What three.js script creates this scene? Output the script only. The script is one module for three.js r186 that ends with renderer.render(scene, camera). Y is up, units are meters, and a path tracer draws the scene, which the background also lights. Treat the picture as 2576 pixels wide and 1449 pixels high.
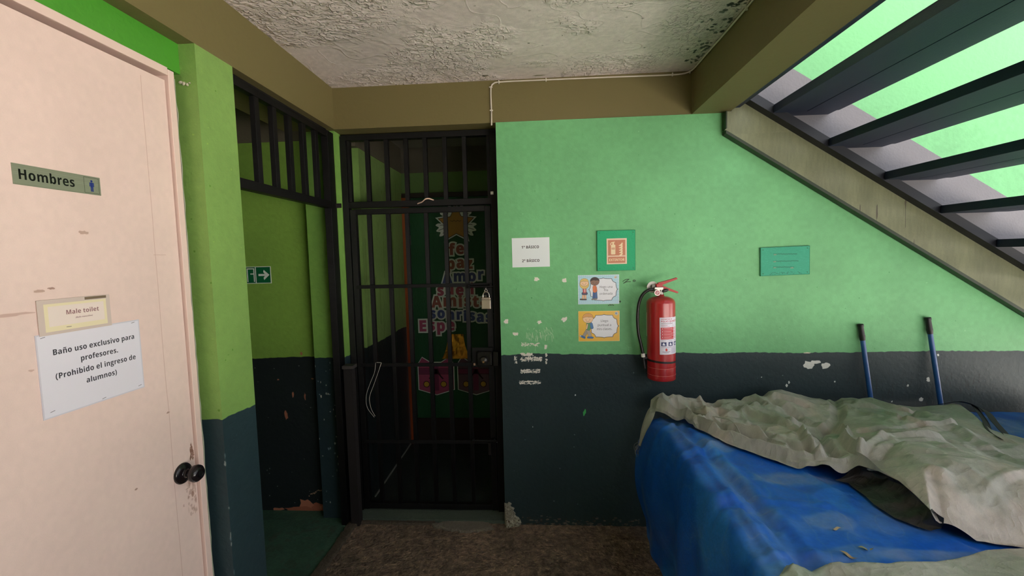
import * as THREE from 'three';
import { RoundedBoxGeometry } from 'three/addons/geometries/RoundedBoxGeometry.js';
import { mergeGeometries } from 'three/addons/utils/BufferGeometryUtils.js';
import { FontLoader } from 'three/addons/loaders/FontLoader.js';
import { TextGeometry } from 'three/addons/geometries/TextGeometry.js';

// ---------------------------------------------------------------- camera, sky, exposure
const scene = new THREE.Scene();
const camera = new THREE.PerspectiveCamera(67.66, 2576 / 1449, 0.05, 100);
camera.position.set(0, 1.601, 2.45);
camera.rotation.order = 'YXZ';
camera.rotation.set(-0.0747, 0.0624, -0.0225);
camera.updateMatrixWorld();

const renderer = new THREE.WebGLRenderer({ antialias: true });
renderer.toneMapping = THREE.LinearToneMapping;
renderer.toneMappingExposure = 1.56;
renderer.shadowMap.enabled = true;

{ // bright overcast sky, the same all round
  const w = 64, h = 32, d = new Float32Array(w * h * 4);
  for (let j = 0; j < h; j++) for (let i = 0; i < w; i++) {
    const el = ((j + 0.5) / h - 0.5) * Math.PI, up = Math.max(0, Math.sin(el));
    const L = el > 0 ? 1.9 * (0.55 + 0.45 * up) : 0.9, k = (j * w + i) * 4;
    d[k] = L * 0.98; d[k + 1] = L * 0.995; d[k + 2] = L * 1.03; d[k + 3] = 1;
  }
  const sky = new THREE.DataTexture(d, w, h, THREE.RGBAFormat, THREE.FloatType);
  sky.mapping = THREE.EquirectangularReflectionMapping;
  sky.magFilter = sky.minFilter = THREE.LinearFilter;
  sky.needsUpdate = true;
  scene.background = sky; scene.environment = sky;
}

const sun = new THREE.DirectionalLight(new THREE.Color(1, 0.965, 0.92), 37);  // sun from behind the building, falling on the yard only
sun.position.set(-4, 15, -0.5); sun.target.position.set(3, 0, 2.5); sun.castShadow = true; sun.shadow.mapSize.set(2048, 2048);
Object.assign(sun.shadow.camera, { left: -14, right: 14, top: 14, bottom: -14, near: 1, far: 40 });
scene.add(sun, sun.target);

// ---------------------------------------------------------------- helpers
const V = (x, y, z) => new THREE.Vector3(x, y, z);
const names = {};
function numbered(n) { names[n] = (names[n] ?? -1) + 1; return names[n] ? n + '_' + String(names[n]).padStart(3, '0') : n; }
function rng(seed) { let a = seed >>> 0; return () => { a = (a + 0x6d2b79f5) | 0; let t = Math.imul(a ^ (a >>> 15), 1 | a); t = (t + Math.imul(t ^ (t >>> 7), 61 | t)) ^ t; return ((t ^ (t >>> 14)) >>> 0) / 4294967296; }; }
function hash(i, j, s) { let h = Math.imul(i, 374761393) + Math.imul(j, 668265263) + Math.imul(s, 974634777); h = Math.imul(h ^ (h >>> 13), 1274126177); return ((h ^ (h >>> 16)) >>> 0) / 4294967296; }
function noise(x, y, s = 0, per = 0) {
  let i = Math.floor(x), j = Math.floor(y); const fx = x - i, fy = y - j, u = fx * fx * (3 - 2 * fx), v = fy * fy * (3 - 2 * fy);
  let i1 = i + 1, j1 = j + 1;
  if (per) { i = ((i % per) + per) % per; j = ((j % per) + per) % per; i1 = ((i1 % per) + per) % per; j1 = ((j1 % per) + per) % per; }
  const a = hash(i, j, s), b = hash(i1, j, s), c = hash(i, j1, s), d = hash(i1, j1, s);
  return a + (b - a) * u + (c - a) * v + (a - b - c + d) * u * v;
}
function fbm(x, y, o, s = 0, per = 0) { let r = 0, a = 0.5, t = 0; for (let k = 0; k < o; k++) { r += a * noise(x, y, s + k * 17, per); t += a; a *= 0.5; x *= 2; y *= 2; per *= 2; } return r / t; }
const ridge = (x, y, s) => 1 - Math.abs(2 * noise(x, y, s) - 1);
const clamp = (x, a = 0, b = 1) => Math.min(b, Math.max(a, x));
const sstep = (a, b, x) => { const t = clamp((x - a) / (b - a)); return t * t * (3 - 2 * t); };

function bumpTex(size, fn) {
  const d = new Uint8Array(size * size * 4);
  for (let j = 0; j < size; j++) for (let i = 0; i < size; i++) { const v = clamp(fn(i / size, j / size)) * 255, k = (j * size + i) * 4; d[k] = d[k + 1] = d[k + 2] = v; d[k + 3] = 255; }
  const t = new THREE.DataTexture(d, size, size); t.wrapS = t.wrapT = THREE.RepeatWrapping; t.magFilter = THREE.LinearFilter; t.minFilter = THREE.LinearMipmapLinearFilter; t.generateMipmaps = true; t.needsUpdate = true;
  return t;
}
function rep(t, u, v) { const c = t.clone(); c.repeat.set(u, v); c.wrapS = c.wrapT = THREE.RepeatWrapping; c.needsUpdate = true; return c; }
function canvas(w, h, draw) {
  const c = document.createElement('canvas'); c.width = w; c.height = h; const g = c.getContext('2d'); draw(g, w, h);
  const t = new THREE.CanvasTexture(c); t.colorSpace = THREE.SRGBColorSpace; t.anisotropy = 8; return t;
}
function grain(g, w, h, amt, s, big = 60, mid = 9) { // mottled paint: grain and patches of its own
  const im = g.getImageData(0, 0, w, h), d = im.data;
  for (let j = 0; j < h; j++) for (let i = 0; i < w; i++) {
    const n = 1 + amt * ((noise(i / big, j / big, s) - 0.5) * 1.0 + (noise(i / mid, j / mid, s + 3) - 0.5) * 0.7 + (hash(i, j, s) - 0.5) * 0.7), k = (j * w + i) * 4;
    d[k] *= n; d[k + 1] *= n; d[k + 2] *= n;
  }
  g.putImageData(im, 0, 0);
}
function blob(g, x, y, rx, ry, seed, col, rot = 0) { // ragged chip
  const r = rng(seed), n = 14; g.fillStyle = col; g.beginPath();
  for (let k = 0; k < n; k++) { const a = k / n * 6.283, q = 0.6 + 0.55 * r(), px = Math.cos(a) * rx * q, py = Math.sin(a) * ry * q; const X = x + px * Math.cos(rot) - py * Math.sin(rot), Y = y + px * Math.sin(rot) + py * Math.cos(rot); k ? g.lineTo(X, Y) : g.moveTo(X, Y); }
  g.closePath(); g.fill();
}

function mat(color, roughness = 0.8, extra = {}) { return new THREE.MeshStandardMaterial({ color, roughness, ...extra }); }
function add(o, parent) { o.castShadow = o.receiveShadow = true; (parent || scene).add(o); return o; }
function mesh(name, geo, m, parent, pos, rot) {
  const o = new THREE.Mesh(Array.isArray(geo) ? mergeGeometries(geo.map((g) => (g.index ? g.toNonIndexed() : g))) : geo, m);
  o.name = parent ? name : numbered(name); if (pos) o.position.set(...pos); if (rot) o.rotation.set(...rot); return add(o, parent);
}
function tag(o, label, category, group, kind) { o.userData.label = label; if (category) o.userData.category = category; if (group) o.userData.group = group; if (kind) o.userData.kind = kind; return o; }
function thing(name, label, category, pos = [0, 0, 0], group) { const o = new THREE.Group(); o.name = numbered(name); o.position.set(...pos); scene.add(o); return tag(o, label, category, group); }
// box between two corners; uv in metres (u0, v0, 1/w, 1/h given: normalised to a panel)
function slabGeo(x0, x1, y0, y1, z0, z1, n) {
  const g = new THREE.BoxGeometry(x1 - x0, y1 - y0, z1 - z0); g.translate((x0 + x1) / 2, (y0 + y1) / 2, (z0 + z1) / 2);
  const p = g.attributes.position, q = g.attributes.normal, uv = g.attributes.uv;
  for (let i = 0; i < p.count; i++) {
    const x = p.getX(i), y = p.getY(i), z = p.getZ(i); let u, v;
    if (Math.abs(q.getX(i)) > 0.5) { u = z; v = y; } else if (Math.abs(q.getY(i)) > 0.5) { u = x; v = z; } else { u = x; v = y; }
    if (n) { if (n.x && Math.abs(q.getX(i)) > 0.5) u = n.x(z); else if (n.z && Math.abs(q.getZ(i)) > 0.5) u = n.z(x); u = (u - n.u0) / n.w; v = (v - n.v0) / n.h; }
    uv.setXY(i, u, v);
  }
  return g;
}
function slab(name, c, m, label, n, parent) { const o = mesh(name, slabGeo(...c, n), m, parent); if (!parent) tag(o, label, null, null, 'structure'); return o; }
function bar(w, h, d, x, y, z, r = 0.002) { const g = new RoundedBoxGeometry(w, h, d, 1, Math.min(r, w / 3, h / 3, d / 3)); g.translate(x, y, z); return g; }
function tube(pts, r, seg = 40, rs = 8, closed = false) { return new THREE.TubeGeometry(new THREE.CatmullRomCurve3(pts.map((p) => V(...p)), closed), seg, r, rs, closed); }
// a thin printed sheet; front face +z carries the print
function sheetGeo(w, h, t = 0.0012) {
  const g = new THREE.BoxGeometry(w, h, t), q = g.attributes.normal, uv = g.attributes.uv;
  for (let i = 0; i < q.count; i++) if (q.getZ(i) < 0.5) uv.setXY(i, 0.01, 0.01);
  g.translate(0, 0, t / 2); return g;
}

// ---------------------------------------------------------------- common relief and paint
const plasterBump = bumpTex(1024, (u, v) => 0.5 + 0.16 * (fbm(u * 8, v * 8, 3, 1, 8) - 0.5) + 0.5 * (fbm(u * 48, v * 48, 3, 5, 48) - 0.5) + (noise(u * 64, v * 64, 9, 64) > 0.86 ? 0.12 : 0));
const roughBump = bumpTex(1024, (u, v) => 0.45 * fbm(u * 20, v * 20, 4, 21, 20) + 0.55 * fbm(u * 70, v * 70, 3, 25, 70));
const GREEN = '#74bd80', LIME = '#86ae5a', TEAL = '#1f3438', OLIVE = '#756b42', BLACKPAINT = '#070606';
const C_CREAM = '#f0eade', C_CLAY = '#b8745a';

function dado(o) { // two-tone painted wall panel: light paint above, dark paint below the line
  const s = o.s || 500, W = o.x1 - o.x0, H = o.y1 - o.y0, w = Math.round(W * s), h = Math.round(H * s);
  const X = (x) => (x - o.x0) / W * w, Y = (y) => (o.y1 - y) / H * h;
  const t = canvas(w, h, (g) => {
    g.fillStyle = o.top; g.fillRect(0, 0, w, h); g.fillStyle = o.low; g.beginPath(); g.moveTo(0, h);
    for (let i = 0; i <= w; i += 4) g.lineTo(i, Y(o.line + (noise(i / s * 5, 3, o.seed) - 0.5) * 0.012 + (noise(i / s * 60, 7, o.seed) - 0.5) * 0.005));
    g.lineTo(w, h); g.closePath(); g.fill();
    grain(g, w, h, 0.07, o.seed, s * 0.22, s * 0.02);
    o.paint?.(g, X, Y, s);
  });
  t.wrapS = THREE.MirroredRepeatWrapping;
  return { tex: t, n: { u0: o.x0, v0: o.y0, w: W, h: H }, W, H };
}
function dadoMat(d, rough = 0.55, bump = 0.004) { return new THREE.MeshStandardMaterial({ map: d.tex, roughness: rough, bumpMap: rep(plasterBump, d.W / 0.8, d.H / 0.8), bumpScale: bump * 0.6 }); }
const plain = (c, rough = 0.6, bump = 0.004) => mat(c, rough, { bumpMap: rep(plasterBump, 1.25, 1.25), bumpScale: bump * 0.6 });

// ---------------------------------------------------------------- structure
const XW = -0.2242, XL = -1.153, XD = -1.212, XR = 0.845, XR2 = 1.038, YC = 2.5744, YB = 2.345, YW = 1.03;
// back wall, right of the gate
const backPanel = dado({
  x0: XW, x1: 2.9, y0: 0, y1: YB, line: 1.03, top: GREEN, low: TEAL, s: 650, seed: 11,
  paint(g, X, Y, s) {
    const r = rng(5);
    // scuffs and pits all over
    for (let k = 0; k < 170; k++) { const x = XW + r() * 3.1, y = r() * 2.3; blob(g, X(x), Y(y), 1 + r() * 2.2, 1 + r() * 2.2, k, y < 1.03 ? ['#4b6468', '#1b2b30', '#6d7d7c'][k % 3] : ['#5aa668', '#86cb90', '#4f9a5e'][k % 3]); }
    // cream chips where tape tore the paint off
    [[-0.012, 1.466, 0.017, 0.014], [0.146, 1.456, 0.013, 0.014], [-0.191, 1.225, 0.016, 0.014], [0.001, 1.219, 0.015, 0.012], [0.143, 1.232, 0.014, 0.02], [-0.138, 1.151, 0.012, 0.018]].forEach(([x, y, a, b], i) => blob(g, X(x), Y(y), a * s, b * s, 40 + i, C_CREAM, i));
    // ladder of torn tape marks
    for (const [x0, x1, y, hh, den] of [[-0.107, -0.001, 1.088, 0.013, 45], [-0.108, -0.038, 1.03, 0.014, 50], [-0.112, 0.008, 1.003, 0.02, 130], [-0.113, -0.004, 0.932, 0.014, 170], [-0.122, -0.001, 0.865, 0.013, 190]])
      for (let k = 0; k < den; k++) blob(g, X(x0 + r() * (x1 - x0)), Y(y + (r() - 0.5) * hh), 2 + r() * 5, 1 + r() * 2.5, 90 + k, C_CREAM, r() * 3);
    for (let k = 0; k < 64; k++) { const [y, hh] = [[1.088, 0.014], [1.003, 0.02], [0.932, 0.014], [0.865, 0.013]][k % 4]; blob(g, X(-0.12 + r() * 0.13), Y(y + (r() - 0.5) * hh), 2 + r() * 6, 0.6 + r() * 1.1, 700 + k, k % 4 ? TEAL : GREEN, (r() - 0.5) * 0.6); }
    for (const [x, y0, y1] of [[-0.141, 0.973, 1.022], [0.038, 0.976, 1.043], [0.035, 1.06, 1.085]]) for (let k = 0; k < 26; k++) blob(g, X(x + (r() - 0.5) * 0.012), Y(y0 + r() * (y1 - y0)), 1 + r() * 3, 1 + r() * 3, 300 + k, C_CREAM);
    // pale scratches
    g.lineCap = 'round';
    for (let k = 0; k < 60; k++) { const x = -0.085 + r() * 0.16, y = 1.19 - r() * 0.06 - (x < -0.02 ? r() * 0.06 : 0); g.strokeStyle = 'rgba(214,226,196,' + (0.3 + 0.5 * r()) + ')'; g.lineWidth = 0.8 + r() * 1.6; g.beginPath(); g.moveTo(X(x), Y(y)); g.lineTo(X(x + (r() - 0.4) * 0.02), Y(y - r() * 0.035)); g.stroke(); }
    // pen scribble
    g.strokeStyle = '#24361f'; g.lineWidth = 2; g.beginPath(); g.moveTo(X(0.473), Y(1.443)); g.quadraticCurveTo(X(0.487), Y(1.457), X(0.507), Y(1.455)); g.lineTo(X(0.476), Y(1.432)); g.quadraticCurveTo(X(0.495), Y(1.445), X(0.516), Y(1.441)); g.stroke();
    g.beginPath(); g.ellipse(X(0.536), Y(1.446), 4, 2.6, 0, 0, 7); g.stroke();
    blob(g, X(0.457), Y(1.33), 4, 4, 8, '#1d2b1e'); for (let k = 0; k < 5; k++) blob(g, X(0.395 + k * 0.006), Y(1.309 + (k % 2) * 0.004), 3, 2, 60 + k, '#3b5a38');
    // white filler and paint drops
    [[1.494, 0.957, 0.03, 0.028], [1.53, 0.974, 0.034, 0.012], [1.585, 0.955, 0.026, 0.024]].forEach(([x, y, a, b], i) => blob(g, X(x), Y(y), a * s, b * s, 20 + i, '#e8e9e2'));
    [[1.39, 0.859, 4], [1.377, 0.841, 5], [2.096, 0.76, 8], [2.17, 1.009, 4], [2.126, 0.872, 7], [1.942, 0.749, 3], [1.635, 0.863, 3], [2.021, 0.839, 4], [0.62, 0.63, 2], [-0.05, 0.6, 2], [0.2, 0.79, 3], [1.24, 0.89, 2]].forEach(([x, y, a], i) => blob(g, X(x), Y(y), a, a * 1.3, 70 + i, '#dfe4de'));
    blob(g, X(0.251), Y(0.685), 6, 14, 71, '#3fae55', 0.3); blob(g, X(1.486), Y(1.026), 14, 3, 72, '#e5d9c4');
    // hand-worn scuffs on the dark paint
    for (let k = 0; k < 90; k++) { const x = 1.7 + r() * 0.7, y = 0.66 + r() * 0.25; g.strokeStyle = 'rgba(20,26,28,0.25)'; g.lineWidth = 2 + r() * 4; g.beginPath(); g.moveTo(X(x), Y(y)); g.lineTo(X(x + (r() - 0.5) * 0.02), Y(y - r() * 0.05)); g.stroke(); }
    // scraped skirting line
    for (let k = 0; k < 240; k++) blob(g, X(XW + r() * 1.2), Y(r() * r() * 0.06), 2 + r() * 7, 1 + r() * 3, 500 + k, ['#57514a', '#39342e', '#6d665d'][k % 3]);
  },
});
slab('wall_back', [XW, 4.2, 0, YB, -0.16, 0], dadoMat(backPanel, 0.58, 0.0034), 'green wall with dark teal dado behind the extinguisher', backPanel.n);
slab('wall_back_upper', [XR2, 4.2, YB, 5.4, -0.16, 0], plain(GREEN, 0.5), 'bright green wall rising behind the open stair treads');
// beams
const beamM = plain(OLIVE, 0.62, 0.003);
slab('beam_back', [-1.36, 1.2, YB, YC + 0.01, -0.2, -0.006], beamM, 'olive painted beam along the top of the back wall');
slab('beam_left', [-1.45, XL, YB, YC + 0.01, -0.006, 3.6], beamM, 'olive brown beam above the toilet door and side gate');
slab('beam_right', [XR, XR2, YB, YC + 0.01, -0.006, 3.6], beamM, 'olive beam between the ceiling and the stairs');
// ceiling: thick peeling paint
{
  const N = 2048, flake = (u, v) => {
    const x = u * 2.4, y = v * 2.4, wx = x + 0.05 * (fbm(x * 7, y * 7, 2, 41) - 0.5), wy = y + 0.05 * (fbm(x * 7, y * 7, 2, 47) - 0.5);
    const mask = sstep(0.46, 0.58, fbm(x * 2.3 + 5, y * 3.1, 3, 51)), n = fbm(wx * 15, wy * 22, 3, 55) * 8, f = n - Math.floor(n), plate = (Math.floor(n) + sstep(0, 0.12, f)) / 8;
    const crackle = Math.pow(ridge(wx * 34, wy * 44, 61), 14) * mask, long = Math.pow(ridge(wx * 9 + 3, wy * 13, 62), 40), crumbs = noise(x * 150, y * 150, 63) > 0.84 ? 0.14 : 0;
    return 0.2 + 0.14 * fbm(x * 6, y * 6, 3, 65) + mask * (0.3 * (plate - 0.35) + crumbs + 0.12 * fbm(x * 70, y * 70, 2, 67)) + 0.12 * crackle + 0.05 * long * (1 - mask) + 0.06 * fbm(x * 50, y * 50, 2, 69);
  };
  const cb = bumpTex(1536, flake); cb.wrapS = cb.wrapT = THREE.ClampToEdgeWrapping;
  const r = rng(8), cm = canvas(1024, 1024, (g, w, h) => {
    g.fillStyle = '#efe2de'; g.fillRect(0, 0, w, h); grain(g, w, h, 0.09, 31, 120, 8);
    const X = (x) => (x + 1.3) / 2.4 * w, Y = (z) => h - z / 2.4 * h; // u from x, v from z
    for (let k = 0; k < 150; k++) { const z = 0.1 + r() * 1.3, x = XR - 0.01 - r() * r() * 0.25 * noise(z * 6, 1, 3); blob(g, X(x), Y(z), 1 + r() * 5, 1 + r() * 6, k, ['#4d5247', '#3a3d36', '#70756a'][k % 3], r() * 3); }
    for (let k = 0; k < 120; k++) blob(g, X(-1.1 + r() * 1.9), Y(r() * 2), 1 + r() * 2.5, 1 + r() * 2, 400 + k, ['#a39790', '#c4b8b0', '#8d867c'][k % 3]);
    blob(g, X(-0.27), Y(0.06), 9, 6, 3, '#8a8470'); blob(g, X(0.02), Y(0.03), 14, 4, 4, '#9a9478');
  });
  const m = new THREE.MeshStandardMaterial({ map: cm, roughness: 0.5, bumpMap: cb, bumpScale: 0.036 });
  const cl = slab('ceiling', [XL - 0.02, XR + 0.02, YC, YC + 0.16, -0.01, 3.6], m, 'pale ceiling with thick peeling paint', { u0: -1.3, v0: 0, w: 2.4, h: 2.4 });
  const fl = []; { const q = rng(44); for (let k = 0; k < 190; k++) { const e = k % 3, t = q(), z = 0.012 + q() * 2.2, p = e === 0 ? [XL + 2 * t, YC, 0.003 + q() * 0.006] : e === 1 ? [XL + 0.003 + q() * 0.006, YC, z] : [XR - 0.003 - q() * 0.006, YC, z], sz = 0.002 + 0.006 * q() * q(); fl.push(new THREE.TetrahedronGeometry(sz, 0).scale(1, 0.6, 1).rotateY(q() * 6).translate(...p)); } }
  mesh('paint_flakes', fl, mat('#d8cbb8', 0.9), cl).userData.kind = 'stuff';
  
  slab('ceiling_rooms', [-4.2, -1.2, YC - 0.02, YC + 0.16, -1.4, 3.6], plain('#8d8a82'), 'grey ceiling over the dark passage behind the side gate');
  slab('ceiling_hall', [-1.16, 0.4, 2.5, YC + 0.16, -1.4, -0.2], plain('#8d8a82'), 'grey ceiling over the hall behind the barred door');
}
// pillar beside the toilet door
{
  const d = dado({
    x0: 0, x1: 0.5, y0: 0, y1: YB, line: 1.03, top: LIME, low: '#263d43', s: 600, seed: 23, paint(g, X, Y, s) {
      const r = rng(3); for (let k = 0; k < 60; k++) { const y = r() * 2.3; blob(g, X(r() * 0.5), Y(y), 1 + r() * 2, 1 + r() * 2, k, y < 1.03 ? '#4a616a' : ['#9ac35c', '#5f8e2c'][k % 2]); }
      for (let k = 0; k < 46; k++) blob(g, X(0.182 + (r() - 0.5) * 0.005), Y(r() * r() * 0.95), 1 + r() * 2, 2 + r() * 6, k, ['#5f757b', '#84908f'][k % 2]);
    },
  });
  slab('pillar', [-1.33, XL, 0, YB, 0.818, 1.0], dadoMat(d, 0.6, 0.005), 'lime green pillar with dark blue foot beside the toilet door', { ...d.n, u0: 0, x: (z) => z - 0.818, z: (x) => 0.182 + XL - x });
}
// toilet wall around the door
slab('wall_left', [-1.34, XD, 2.245, YB, 1.0, 3.6], plain('#4fa030', 0.5), 'vivid green wall strip above the toilet door');
slab('wall_left_end', [-1.34, XD, 0, 2.245, 1.98, 3.6], plain(LIME, 0.6), 'green wall past the toilet door');
slab('door_gap_blocker', [-1.42, -1.345, 0, YB, 0.93, 2.1], plain('#5a5a58'), 'grey panel added behind the pink door to keep its gap dark');  // unseen panel added so no light leaks through the gap over the leaf
// passage behind the side gate
{
  const d = dado({
    x0: -2.4, x1: -1.3, y0: 0, y1: 2.315, line: 1.0, top: '#8cb64e', low: '#1c2426', s: 600, seed: 31, paint(g, X, Y, s) {
      const r = rng(12);
      [[-1.481, 1.024, 0.008, 0.014], [-1.641, 0.86, 0.008, 0.006], [-1.551, 0.765, 0.007, 0.026], [-1.474, 0.75, 0.006, 0.03], [-1.604, 0.63, 0.012, 0.036], [-1.42, 0.865, 0.01, 0.006]].forEach(([x, y, a, b], i) => blob(g, X(x), Y(y), a * s, b * s, 20 + i, C_CLAY));
      [[-1.508, 0.04, 0.06, 0.05], [-1.43, 0.03, 0.05, 0.03], [-1.38, 0.02, 0.04, 0.03], [-1.6, 0.012, 0.06, 0.016], [-1.696, 0.01, 0.04, 0.014], [-1.53, 0.012, 0.1, 0.02]].forEach(([x, y, a, b], i) => blob(g, X(x), Y(y), a * s, b * s, 40 + i, i % 2 ? '#a9654c' : '#c07c60'));
      for (let k = 0; k < 12; k++) blob(g, X(-1.485 + k * 0.009), Y(0.105 + k * 0.0045 + (r() - 0.5) * 0.012), 2 + r() * 3, 2 + r() * 2, 60 + k, '#c39b80');
      for (let k = 0; k < 46; k++) { const y = r() * 1.9; blob(g, X(-2.0 + r() * 0.7), Y(y), 1 + r() * 2, 1 + r() * 2, 80 + k, y < 1 ? '#8b8f88' : '#8fbb4e'); }
    },
  });
  slab('wall_passage', [-2.4, -1.34, 0, 2.315, -0.25, -0.1], dadoMat(d, 0.6), 'green and black wall carrying the arrow sign behind the side gate', d.n);
  slab('wall_passage_end', [-2.5, -2.4, 0, YC, -0.25, 0.82], plain('#76964a'), 'green end wall of the side passage');
  slab('wall_passage_near', [-2.4, -1.33, 0, YC, 0.818, 0.93], plain('#76964a'), 'green near wall of the side passage');
  slab('beam_passage', [-2.4, -1.36, 2.315, YC, -0.25, -0.09], plain('#6b6554'), 'grey brown beam at the top of the side passage');
}
// corner column between the two gates, continuing as the hall's side wall
{
  const d = dado({
    x0: 0, x1: 0.22, y0: 0, y1: YB, line: 1.015, top: '#80b052', low: '#20343a', s: 600, seed: 37, paint(g, X, Y, s) {
      const r = rng(4); for (let k = 0; k < 50; k++) { const y = 0.1 + r() * 0.9; blob(g, X(r() * 0.2), Y(y), 1 + r() * 3, 1 + r() * 5, k, ['#c9c6b4', '#9aa39a', '#6f8288'][k % 3]); }
    },
  });
  slab('column_corner', [-1.36, -1.168, 0, YB, -0.25, -0.03], dadoMat(d, 0.6), 'green corner column between the two gates', { ...d.n, u0: -1.36, x: (z) => z - 1.11 });
  const e = dado({ x0: -1.1, x1: -0.25, y0: 0, y1: 2.3, line: 1.03, top: '#8db162', low: '#1b2527', s: 400, seed: 41, paint(g, X, Y) { const r = rng(9); for (let k = 0; k < 60; k++) { g.strokeStyle = k % 2 ? 'rgba(80,110,30,0.25)' : 'rgba(130,160,80,0.2)'; g.lineWidth = 3 + r() * 8; const x = -1.1 + r() * 0.85, y = 1.1 + r() * 1.2; g.beginPath(); g.moveTo(X(x), Y(y)); g.lineTo(X(x + 0.005), Y(y - 0.3 * r())); g.stroke(); } } });
  slab('wall_hall_left', [-1.34, -1.12, 0, 2.3, -1.1, -0.25], dadoMat(e, 0.6), 'green hall wall with dark dado seen through the barred door', e.n);
  slab('baseboard_hall', [-1.121, -1.113, 0.012, 0.022, -1.06, -0.25], mat('#8f948b', 0.7), 'thin pale line at the foot of the hall wall');
  slab('beam_hall_left', [-1.34, -1.115, 2.3, YC, -1.1, -0.2], plain('#6b6554'), 'brown grey beam along the hall side wall');
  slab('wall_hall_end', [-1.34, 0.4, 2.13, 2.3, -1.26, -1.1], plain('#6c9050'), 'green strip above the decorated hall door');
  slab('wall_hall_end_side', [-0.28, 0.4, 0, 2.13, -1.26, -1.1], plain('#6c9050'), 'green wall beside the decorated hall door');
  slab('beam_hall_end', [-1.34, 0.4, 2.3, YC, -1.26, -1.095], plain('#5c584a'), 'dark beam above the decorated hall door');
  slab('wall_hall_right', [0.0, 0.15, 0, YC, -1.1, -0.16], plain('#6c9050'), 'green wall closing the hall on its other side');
}
// floors
const dirt = (() => {
  const N = 1024, d = new Uint8Array(N * N * 4);
  for (let j = 0; j < N; j++) for (let i = 0; i < N; i++) {
    const u = i / N, v = j / N, a = fbm(u * 6, v * 6, 4, 71, 6), b = fbm(u * 50, v * 50, 3, 75, 50), c = noise(u * 140, v * 140, 79, 140), st = c > 0.86 ? 0.22 : c < 0.1 ? -0.12 : 0, k = (j * N + i) * 4;
    const L = 0.66 + 0.3 * (a - 0.5) + 0.42 * (b - 0.5) + st * 0.8; d[k] = clamp(L * 0.68) * 255; d[k + 1] = clamp(L * 0.575) * 255; d[k + 2] = clamp(L * 0.475) * 255; d[k + 3] = 255;
  }
  const t = new THREE.DataTexture(d, N, N); t.colorSpace = THREE.SRGBColorSpace; t.wrapS = t.wrapT = THREE.RepeatWrapping; t.magFilter = THREE.LinearFilter; t.minFilter = THREE.LinearMipmapLinearFilter; t.generateMipmaps = true; t.needsUpdate = true; return t;
})();
slab('floor', [-1.14, 3.0, -0.15, 0, -0.15, 3.6], new THREE.MeshStandardMaterial({ map: rep(dirt, 0.9, 0.9), roughness: 0.95, bumpMap: rep(roughBump, 1.4, 1.4), bumpScale: 0.02 }), 'rough brown dirty concrete floor');
{
  const t = canvas(1024, 1024, (g, w, h) => {
    g.fillStyle = '#3a5b4a'; g.fillRect(0, 0, w, h);
    for (let k = 0; k < 900; k++) { const r = hash(k, 1, 7), x = hash(k, 2, 7) * w, y = hash(k, 3, 7) * h; if (fbm(x / 200, y / 200, 3, 17) > 0.5) blob(g, x, y, 3 + r * 22, 2 + r * 12, k, ['rgba(74,60,48,0.22)', 'rgba(60,56,44,0.2)', 'rgba(30,70,52,0.25)'][k % 3], r * 6); }
    grain(g, w, h, 0.2, 19, 50, 5);
  });
  const m = new THREE.MeshStandardMaterial({ map: rep(t, 0.5, 0.5), roughness: 0.75, bumpMap: rep(roughBump, 1, 1), bumpScale: 0.004 });
  slab('floor_passage', [-2.4, -1.14, -0.15, 0.004, -0.25, 1.0], m, 'worn green painted floor of the side passage');
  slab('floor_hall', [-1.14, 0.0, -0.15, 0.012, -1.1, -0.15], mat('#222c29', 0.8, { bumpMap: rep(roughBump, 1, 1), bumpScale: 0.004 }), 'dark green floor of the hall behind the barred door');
  slab('floor_step', [-1.14, XW, -0.15, 0.02, -0.16, -0.005], mat('#4d5a4e', 0.85, { bumpMap: rep(roughBump, 3, 3), bumpScale: 0.006 }), 'low green painted door step under the barred door');
}
slab('pavement', [3.0, 16, -0.15, 0, -2, 14], mat('#c8c2bb', 0.9), 'pale concrete yard beyond the stairs');
slab('pavement_rear', [-6, 3.0, -0.15, 0, 3.6, 14], mat('#c8c2bb', 0.9), 'pale concrete yard behind the viewer');
slab('wall_rear', [-1.34, 1.1, 0, YC, 3.6, 3.75], plain('#c9b8a6'), 'cream wall of the wing behind the viewer');
slab('added_upper_storey', [-4.2, XR2, YC + 0.16, 5.6, -1.4, 3.75], plain('#c9b8a6'), 'unseen upper storey block added above the ceiling to hold off the sun');  // block added out of view to shade the stair from the sun

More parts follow.
